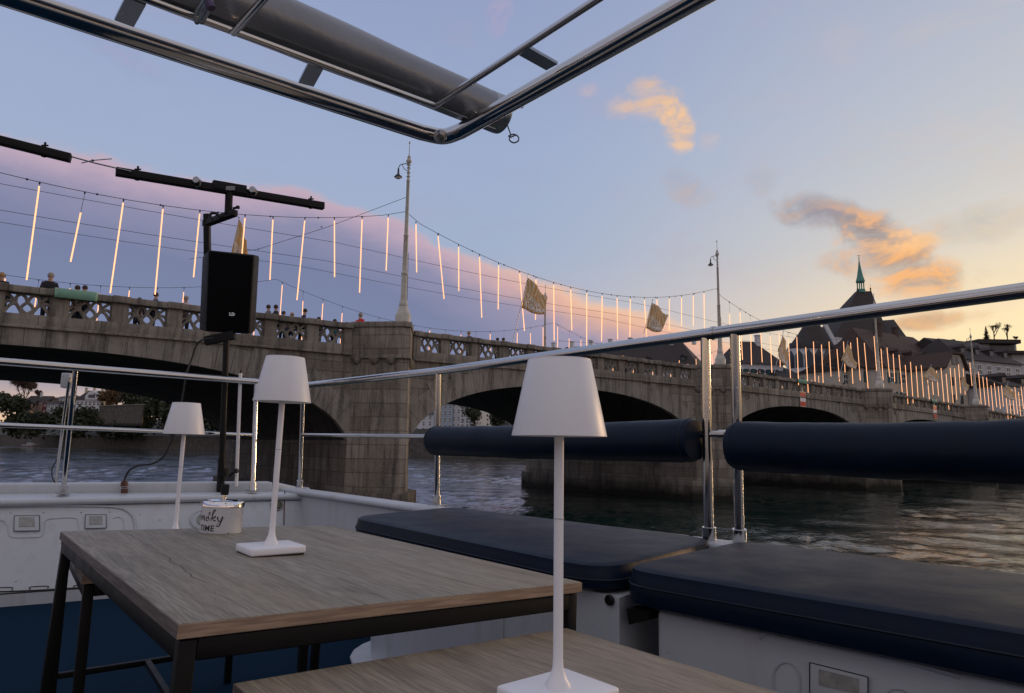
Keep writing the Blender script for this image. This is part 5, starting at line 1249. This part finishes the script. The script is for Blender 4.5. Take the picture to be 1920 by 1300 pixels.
# cabinet faces: side facet (left), wide grille, right facet
fl_t, fl_b = s3(391, 468, -.02), s3(385, 622, -.02); fr_t, fr_b = s3(477, 478, .0), s3(468, 627, .0)
lt, lb = s3(380, 481, .12), s3(374, 619, .12); rt, rb = s3(486, 480, .10), s3(478, 622, .10)
bk = [s3(392, 478, .42), s3(388, 615, .42), s3(476, 482, .42), s3(470, 618, .42)]
vs = [fl_t, fl_b, fr_b, fr_t, lt, lb, rt, rb, bk[0], bk[1], bk[2], bk[3]]
MB().add(vs, [(0, 1, 2, 3), (4, 5, 1, 0), (3, 2, 7, 6), (8, 9, 5, 4), (6, 7, 11, 10), (10, 11, 9, 8), (0, 3, 6, 10, 8, 4), (1, 5, 9, 11, 7, 2)]).build('cabinet', blackp, spk, world=True, bevel=.012)
nf = (fr_t-fl_t).cross(fl_b-fl_t).normalized(); nf = nf if nf.y < 0 else -nf
cc = (fl_t+fl_b+fr_t+fr_b)/4; MB().hull([cc+(p-cc)*.95+nf*.001 for p in (fl_t, fl_b, fr_b, fr_t)], nf*.008).build('grille', grille, spk, world=True, bevel=.003)
tv, tf = text_mesh('LD', .026, .0016, .0008); du = (fr_b-fl_b).normalized(); dv = (fl_t-fl_b).normalized(); c_ = fl_b.lerp(fr_b, .60)+dv*.115+nf*.0105
m = MB(); m.add([c_+du*v.x+dv*v.y+nf*v.z for v in tv], tf); m.build('logo', whitep, spk, world=True, fix=False)
MB().tube(bez([tuple(s3(392, 634)), tuple(s3(398, 640)), tuple(s3(412, 640)), tuple(s3(425, 632))], 4), .006, 6).build('carry_strap', rubber, spk, world=True)

# ---- overhead tube frame
FZ = 1.0
fr = D.objects.new('overhead_frame', None); C.objects.link(fr); fr.parent = boat; MW[fr.name] = MW[boat.name]
cF = onz(832, 258, FZ); aF = onz(40, 0, FZ)+(onz(40, 0, FZ)-cF)*.5; bF = onz(1292, 0, FZ)+(onz(1292, 0, FZ)-cF)*.8
d1, d2 = (aF-cF).normalized(), (bF-cF).normalized()
def bent(a, c, b, r_): return [a]+bez([tuple(c+(a-c).normalized()*r_), tuple(c+((a-c).normalized()+(b-c).normalized())*r_*.22), tuple(c+(b-c).normalized()*r_)], 8)+[b]
MB().tube(bent(aF, cF+(d1+d2)*-.015, bF, .09), .0255, 20).build('outer_tube', steel, fr, world=True, smooth=True)
iz = FZ-.0; cI = onz(815, 198, iz); aI = onz(270, -4, iz)+(onz(270, -4, iz)-cI)*1.2; bI = onz(1118, 0, iz)+(onz(1118, 0, iz)-cI)*1.2
MB().tube([aI, cI, bI], .0105, 12).build('inner_tube', steel, fr, world=True, smooth=True)
def strap(x0, y0, x1, y1, w_=.042, h_=.008): MB().bar(onz(x0, y0, FZ), onz(x1, y1, FZ), w_, h_).build('flat_strap', steel_s, fr, world=True)
strap(592, 123, 574, 157); strap(255, 0, 233, 42); strap(980, 93, 1035, 124)
MB().tube([onz(437, 62, FZ-.012), onz(510, -20, FZ-.012)], .009, 10).build('cross_tube', steel, fr, world=True, smooth=True)
c_ = onz(826, 250, FZ-.02); MB().lathe([(.022, -.004), (.022, .004), (.012, .012), (0, .014)], c_-Vector((0, 0, .010)), 12, axis=(0, -1, -1)).build('corner_fitting', steel_s, fr, world=True)
for p in (aF, bF): MB().tube([p, v3(p, DZ)], .0255, 16).build('frame_leg', steel, fr, world=True, smooth=True)
# rolled awning
RZ = 1.085; ra = onz(934, 214, RZ); rb_ = onz(370, -20, RZ); dR = (rb_-ra).normalized(); rb_ = ra+dR*2.6
aw = thing('rolled_awning', 'silver grey rolled awning lying on the overhead steel frame', 'awning', ra)
rr = .060; prof = [(0., -.01), (rr*.6, -.008), (rr*.95, .0), (rr, .012)]
L = (rb_-ra).length
for k in range(1, 40): prof.append((rr*(1+.22*min(1, k/14)+.02*sin(k*.9)), .012+L*k/40))
prof.append((0, L+.02)); m = MB().lathe(prof, ra, 32, axis=dR); m.build('fabric_roll', tarp, aw, world=True, smooth=True)
MB().lathe([(rr*1.03, -.012), (rr*1.05, .0), (rr*1.03, .05)], ra, 32, axis=dR).build('end_cap', steel_s, aw, world=True, smooth=True)
m = MB(); m.bar(ra+Vector((0, 0, -.058))+dR*.02, ra+Vector((0, 0, -.058))+dR*2.5, .026, .014); m.build('bottom_rail', steel_s, aw, world=True)
RN = ra.dot(F)
def q3(x, y): return atY(x, y, ra.y)
m = MB().tube([q3(935, 212), q3(955, 203), q3(978, 202)], .0022, 6); m.lathe([(0, -.008), (.006, 0), (0, .008)], q3(979, 200), 6); m.build('pull_cord', rope_g, aw, world=True); m = MB(); m.tube([q3(951, 234), q3(958, 254)], .0022, 6)
m.tube(bez([tuple(q3(958, 252)), tuple(q3(955, 262)), tuple(q3(963, 268)), tuple(q3(972, 264)), tuple(q3(971, 256)), tuple(q3(962, 252)), tuple(q3(953, 256))], 5), .0024, 6); m.tube([q3(957, 258), q3(968, 253)], .0024, 6); m.build('pull_cord', rope_g, aw, world=True)
rp = thing('rope_loop', 'purple and grey rope loop tied round the rolled awning', 'rope', onz(378, 30, FZ)); Yr = onz(378, 25, FZ-.02).y
m = MB()
for dx_ in (0, 9): m.tube(bez([tuple(atY(394+dx_*.4, -30, Yr+.02)), tuple(atY(393+dx_*.5, 0, Yr-.02)), tuple(atY(384+dx_*.7, 22, Yr-.03)), tuple(atY(371+dx_, 43, Yr-.03)), tuple(atY(366+dx_, 38, Yr-.03)), tuple(atY(368+dx_, 24, Yr-.03)), tuple(atY(380+dx_*.8, 4, Yr-.02)), tuple(atY(392, -30, Yr+.02))], 6), .0036, 7)
m.build('loop', rope_g, rp, world=True, smooth=True); MB().tube([atY(391, 4, Yr-.035), atY(397, 16, Yr-.035)], .009, 8).build('knot', rope_p, rp, world=True, smooth=True)

# ================================================================== TABLES
def table(name, label, NL, ax, ay, la, lb, h, wm, edge_m, th=.018, leg=.03, legs=((0, 0), (1, 0), (0, 1), (1, 1)), stretch=True, over=.012):
    # local x along ax (grain), local y along ay; origin = near-left top corner
    az_ = Vector(ax).cross(Vector(ay)).normalized(); 
    if az_.z < 0: az_ = -az_
    ax = Vector(ax).normalized(); ay = az_.cross(ax); s_ = 1 if ay.dot(Vector(ay)) > 0 else -1
    Mr = Matrix((ax, ay, az_)).transposed().to_4x4(); M = Matrix.Translation(NL) @ Mr
    return M
def make_table(name, label, NL, NRdir, Adir, la, lb, wm, th=.018, drop=None, leg=.020, group='wood topped tables with black metal frames', foots=True, low=.12):
    """NL near-left corner of the top; x axis = Adir (away-left), y axis = -NRdir so that the frame is right handed"""
    X = Adir.normalized(); Y0 = -(NRdir-X*NRdir.dot(X)).normalized(); Zx = X.cross(Y0)
    if Zx.z < 0: Zx = -Zx; 
    Yx = Zx.cross(X); M = Matrix.Translation(NL) @ Matrix((X, Yx, Zx)).transposed().to_4x4(); sg = 1 if Yx.dot(NRdir) > 0 else -1
    o = thing(name, label, 'table', group=group, m=M); W_ = lb*sg
    MB().box((la/2, W_/2, -th/2), (la, abs(W_), th)).build('tabletop', wm, o, bevel=.0012)
    for y_ in (-sg*.0006, W_+sg*.0006): MB().box((la/2, y_, -th/2), (la, .0012, th-.0025)).build('edge_band', woode2, o)
    for x_ in (-.0006, la+.0006): MB().box((x_, W_/2, -th/2), (.0012, abs(W_)+.002, th-.0025)).build('edge_band', woode, o)
    i = leg/2+.004; ah = .026; zc = -th-ah/2; m = MB()
    for y in (sg*i, W_-sg*i): m.box((la/2, y, zc-.001), (la-2*i-leg, leg, ah))
    for x in (i, la-i): m.box((x, W_/2, zc-.001), (leg, abs(W_)-2*i-leg, ah))
    m.build('apron', blackm, o, bevel=.002)
    for x in (i, la-i):
        for y in (sg*i, W_-sg*i):
            p = M @ Vector((x, y, 0)); hh = p.z-DZ-th-.002; lo_ = MB().box((x, y, -th-.002-hh/2), (leg, leg, hh)).build('leg', blackm, o, bevel=.002)
    hh = (M @ Vector((la/2, W_/2, 0))).z-DZ; zl = -hh+low; m = MB()
    m.box((la-i, W_/2, zl), (leg*.8, abs(W_)-2*i-leg, leg*.8)); m.box((i, W_/2, zl), (leg*.8, abs(W_)-2*i-leg, leg*.8)); m.box((la/2, W_/2, zl), (la-2*i-leg*.8, leg*.8, leg*.8)); m.build('stretcher', blackm, o, bevel=.002)
    return o, M, sg
def wood_edge_x():
    return wood_mat('oak_side_band', (.15, .125, .11), 0, 1.2, False)
woode2 = wood_edge_x()
def wood_edge_y():
    m = wood_mat('oak_front_band', (.35, .25, .175), 0, 1.0, False)
    # grain along local y for the short sides: swap the coordinates
    for nd in m.node_tree.nodes:
        if nd.type == 'SEPXYZ':
            xo, yo = nd.outputs[0], nd.outputs[1]; tx_ = [l.to_socket for l in xo.links]; ty_ = [l.to_socket for l in yo.links]
            for l in list(xo.links)+list(yo.links): m.node_tree.links.remove(l)
            for s_ in tx_: m.node_tree.links.new(yo, s_)
            for s_ in ty_: m.node_tree.links.new(xo, s_)
    return m
woode = wood_edge_y()
A1 = Vector((sin(rad(-39.5)), cos(rad(-39.5)), 0)); B1 = Vector((sin(rad(50.5)), cos(rad(50.5)), -.038))
NL = Vector((-.378, .824, -.207)); t1, M1, sg1 = make_table('table', 'larger grey wood topped table holding the ashtray tin and middle lamp', NL, B1, A1, 1.02, .655, wood, low=.10)
def on_table(M, x, y):
    n_ = (M.to_3x3() @ Vector((0, 0, 1))); P0 = M.translation; d = ray(x, y); return d*(P0.dot(n_)/d.dot(n_))
# second table, bottom right
zt2 = -.28; n0 = onz(440, 1281, zt2); B2 = Vector((sin(rad(50.5)), cos(rad(50.5)), -.034)); L2 = 1.2
# right end: ray through far right corner
e1 = ray(1062, 1186); # solve n0 + s*B2 ~ on ray (plan)
det = -e1.x*B2.y+B2.x*e1.y; s2 = (e1.x*n0.y-e1.y*n0.x)/det
t2, M2, sg2 = make_table('table', 'nearer brown wood topped table under the largest lamp', n0-A1*1.1, B2, A1, 1.1, s2, wood2, low=.10)
# small third table behind, partly hidden
P3 = onz(155, 1080, -.28); P3b = onz(116, 1009, -.28); A3 = (P3b-P3).normalized(); B3 = Vector((A3.y, -A3.x, 0))
t3, M3, sg3 = make_table('table', 'small side table tucked behind the larger table, under the small lamp', P3, B3, A3, (P3b-P3).length, .50, wood, low=.10)

# ================================================================== LAMPS
def make_lamp(label, M, h=.395):
    o = thing('table_lamp', label, 'table lamp', group='white cordless table lamps', m=M)
    bx, by, bz = .092, .110, .015
    b = MB().box((0, 0, .003+bz/2), (bx, by, bz)).build('base', lampw, o, bevel=.004)
    MB().box((0, 0, .0015), (bx-.006, by-.006, .003)).build('foot_pad', rubber, b)
    z0 = .003+bz
    MB().lathe([(.0150, z0), (.0145, z0+.003), (.0098, z0+.010), (.0066, z0+.020), (.0058, z0+.03), (.0058, h-.02), (.004, h-.018)], n=20).build('stem', lampw, o, smooth=True)
    zs, ze_ = h-.092, h; r0_, r1_ = .0575, .0385
    MB().lathe([(r0_-.0015, zs+.0005), (r0_, zs), (r0_, zs+.001), (r1_+.0006, ze_-.001), (r1_, ze_), (r1_-.002, ze_+.0006), (0, ze_+.0006)], n=64).build('shade', lampw, o, smooth=True)
    MB().lathe([(.0, ze_+.0007), (.006, ze_+.0007), (.006, ze_+.0022), (.0, ze_+.0026)], n=20).build('touch_switch', steel_s, o, smooth=True)
    MB().lathe([(r1_-.0040, ze_-.0002), (r1_-.0040, ze_+.0014), (r1_+.0002, ze_+.0010), (r1_+.0008, ze_-.0030)], n=64).build('shade_rim', lampw, o, smooth=True)
    MB().lathe([(.0064, h*.52), (.0064, h*.52+.0012)], n=20).build('stem_joint', gelgrey, o, smooth=True)
    MB().lathe([(r0_-.0018, zs+.0008), (r0_-.0022, zs+.004), (r1_-.002, ze_-.004), (0, ze_-.004)], n=48).build('shade_lining', lampw, o, smooth=True)
    return o
RL = Matrix.Rotation(PI/2+rad(39.5), 4, 'Z')
p1 = on_table(M1, 507, 1038); l1 = make_lamp('white table lamp on the larger table beside the ashtray tin', Matrix.Translation(p1) @ Matrix.Rotation(rad(.8), 4, 'Y') @ RL)
p2 = on_table(M2, 1046, 1318); l2 = copy_tree(l1, None, Matrix.Translation(p2) @ RL); l2['label'] = 'largest white table lamp, nearest the camera on the brown table'
p3 = on_table(M3, 327, 1010); l3 = copy_tree(l1, None, Matrix.Translation(p3) @ Matrix.Rotation(rad(.4), 4, 'Y') @ RL); l3['label'] = 'smallest white table lamp, behind the far edge of the table'

# ================================================================== ASHTRAY TIN
pt = on_table(M1, 413, 998); tin = thing('ashtray_tin', 'white push ashtray tin with black lettering and chrome lid', 'ashtray', m=Matrix.Translation(pt) @ M1.to_3x3().to_4x4() @ Matrix.Rotation(-math.atan2((M1.to_3x3() @ Vector((1, 0, 0))).y, (M1.to_3x3() @ Vector((1, 0, 0))).x), 4, 'Z'))
TR, TH = .0485, .062
MB().lathe([(TR-.001, 0), (TR, .001), (TR, TH), (TR-.001, TH+.001)], n=48).build('tin_body', tinw, tin, smooth=True)
lid = MB().lathe([(TR-.001, TH), (TR+.0015, TH+.001), (TR+.0015, TH+.010), (TR-.001, TH+.014), (TR-.006, TH+.015), (TR-.014, TH+.011), (.016, TH+.009), (.012, TH+.012), (.005, TH+.013)], n=48).build('lid', chrome, tin, smooth=True)
MB().lathe([(.0052, TH+.012), (.0052, TH+.030)], n=16).build('plunger_rod', steel, lid, smooth=True); MB().lathe([(.0085, TH+.028), (.0095, TH+.030), (.0095, TH+.052), (.0085, TH+.054)], n=20).build('plunger_knob', blackp, lid, smooth=True)
def wrap(u, z, r=TR+.0004): a = -1.178+u/TR; return Vector((r*cos(a), r*sin(a), z))
m = MB()
tv, tf = text_mesh('TIME', .0190, .0003, .0002); m.add([wrap(v.x-.0365, .0125+v.y, TR+.0004+v.z) for v in tv], tf)
def stroke(pts, ws):
    P = bez([(x, y, 0) for x, y in pts], 6); n = len(P); vs = []; fs = []
    for i, p in enumerate(P):
        t = (P[min(i+1, n-1)]-P[max(i-1, 0)]).normalized(); f = i/(n-1)*(len(ws)-1); j = min(int(f), len(ws)-2); w_ = ws[j]+(ws[j+1]-ws[j])*(f-j); q = Vector((-t.y, t.x, 0))*w_
        vs += [wrap(p.x+q.x, p.y+q.y), wrap(p.x-q.x, p.y-q.y)]
    for i in range(n-1): fs.append((2*i, 2*i+1, 2*i+3, 2*i+2))
    m.add(vs, fs)
def cursive(pts, ws, ox, k=.0012): stroke([(ox+x*k, .030+y*k) for x, y in pts], [w_*k for w_ in ws])
tn, tk = .4, 1.2
cursive([(6, 14), (2, 17), (-2, 13), (3, 8), (5, 3), (0, -1), (-4, 2)], [tn, tk, tk, tk, tn], -.073)
cursive([(0, 8), (1, 9), (2, 5), (2, 0)], [tn, tk, tk, tn], -.060); cursive([(2, 2), (5, 9), (7, 8), (7, 0)], [tn, tn, tk, tk, tn], -.060); cursive([(7, 2), (10, 9), (12, 8), (12, 1), (15, 2)], [tn, tn, tk, tk, tn], -.060)
cursive([(0, 5), (-3, 7), (-4, 2), (0, 0), (3, 4), (0, 9), (1, 12), (4, 14), (3, 17), (1, 15), (5, 11)], [tn, tk, tk, tn, tk, tn, tn, tk, tn, tn], -.034)
cursive([(0, 1), (5, 14), (9, 20), (7, 22), (4, 16), (3, 0)], [tn, tn, tn, tk, tk, tn], -.027); cursive([(4, 5), (8, 10), (10, 8), (5, 5), (9, 1), (12, 1)], [tn, tn, tk, tn, tk, tn], -.027)
cursive([(0, 9), (1, 3), (4, 0), (7, 5), (9, 10)], [tk, tk, tn, tn, tn], -.010); cursive([(9, 10), (8, 2), (4, -9), (-1, -9), (2, -4), (13, 8)], [tk, tk, tk, tn, tn, tn], -.010)
m.build('lettering', inkm, tin, fix=False)
m = MB(); m.add([wrap(.016, .001), wrap(.018, .004), wrap(.021, .0015)], [(0, 1, 2)]); m.build('chipped_enamel', inkm, tin, fix=False)

# cursor tidy: people prototypes that were never placed
for k_, pr_ in protos.items():
    if k_ not in used:
        for c_ in kids(pr_): D.objects.remove(c_)
        D.objects.remove(pr_)
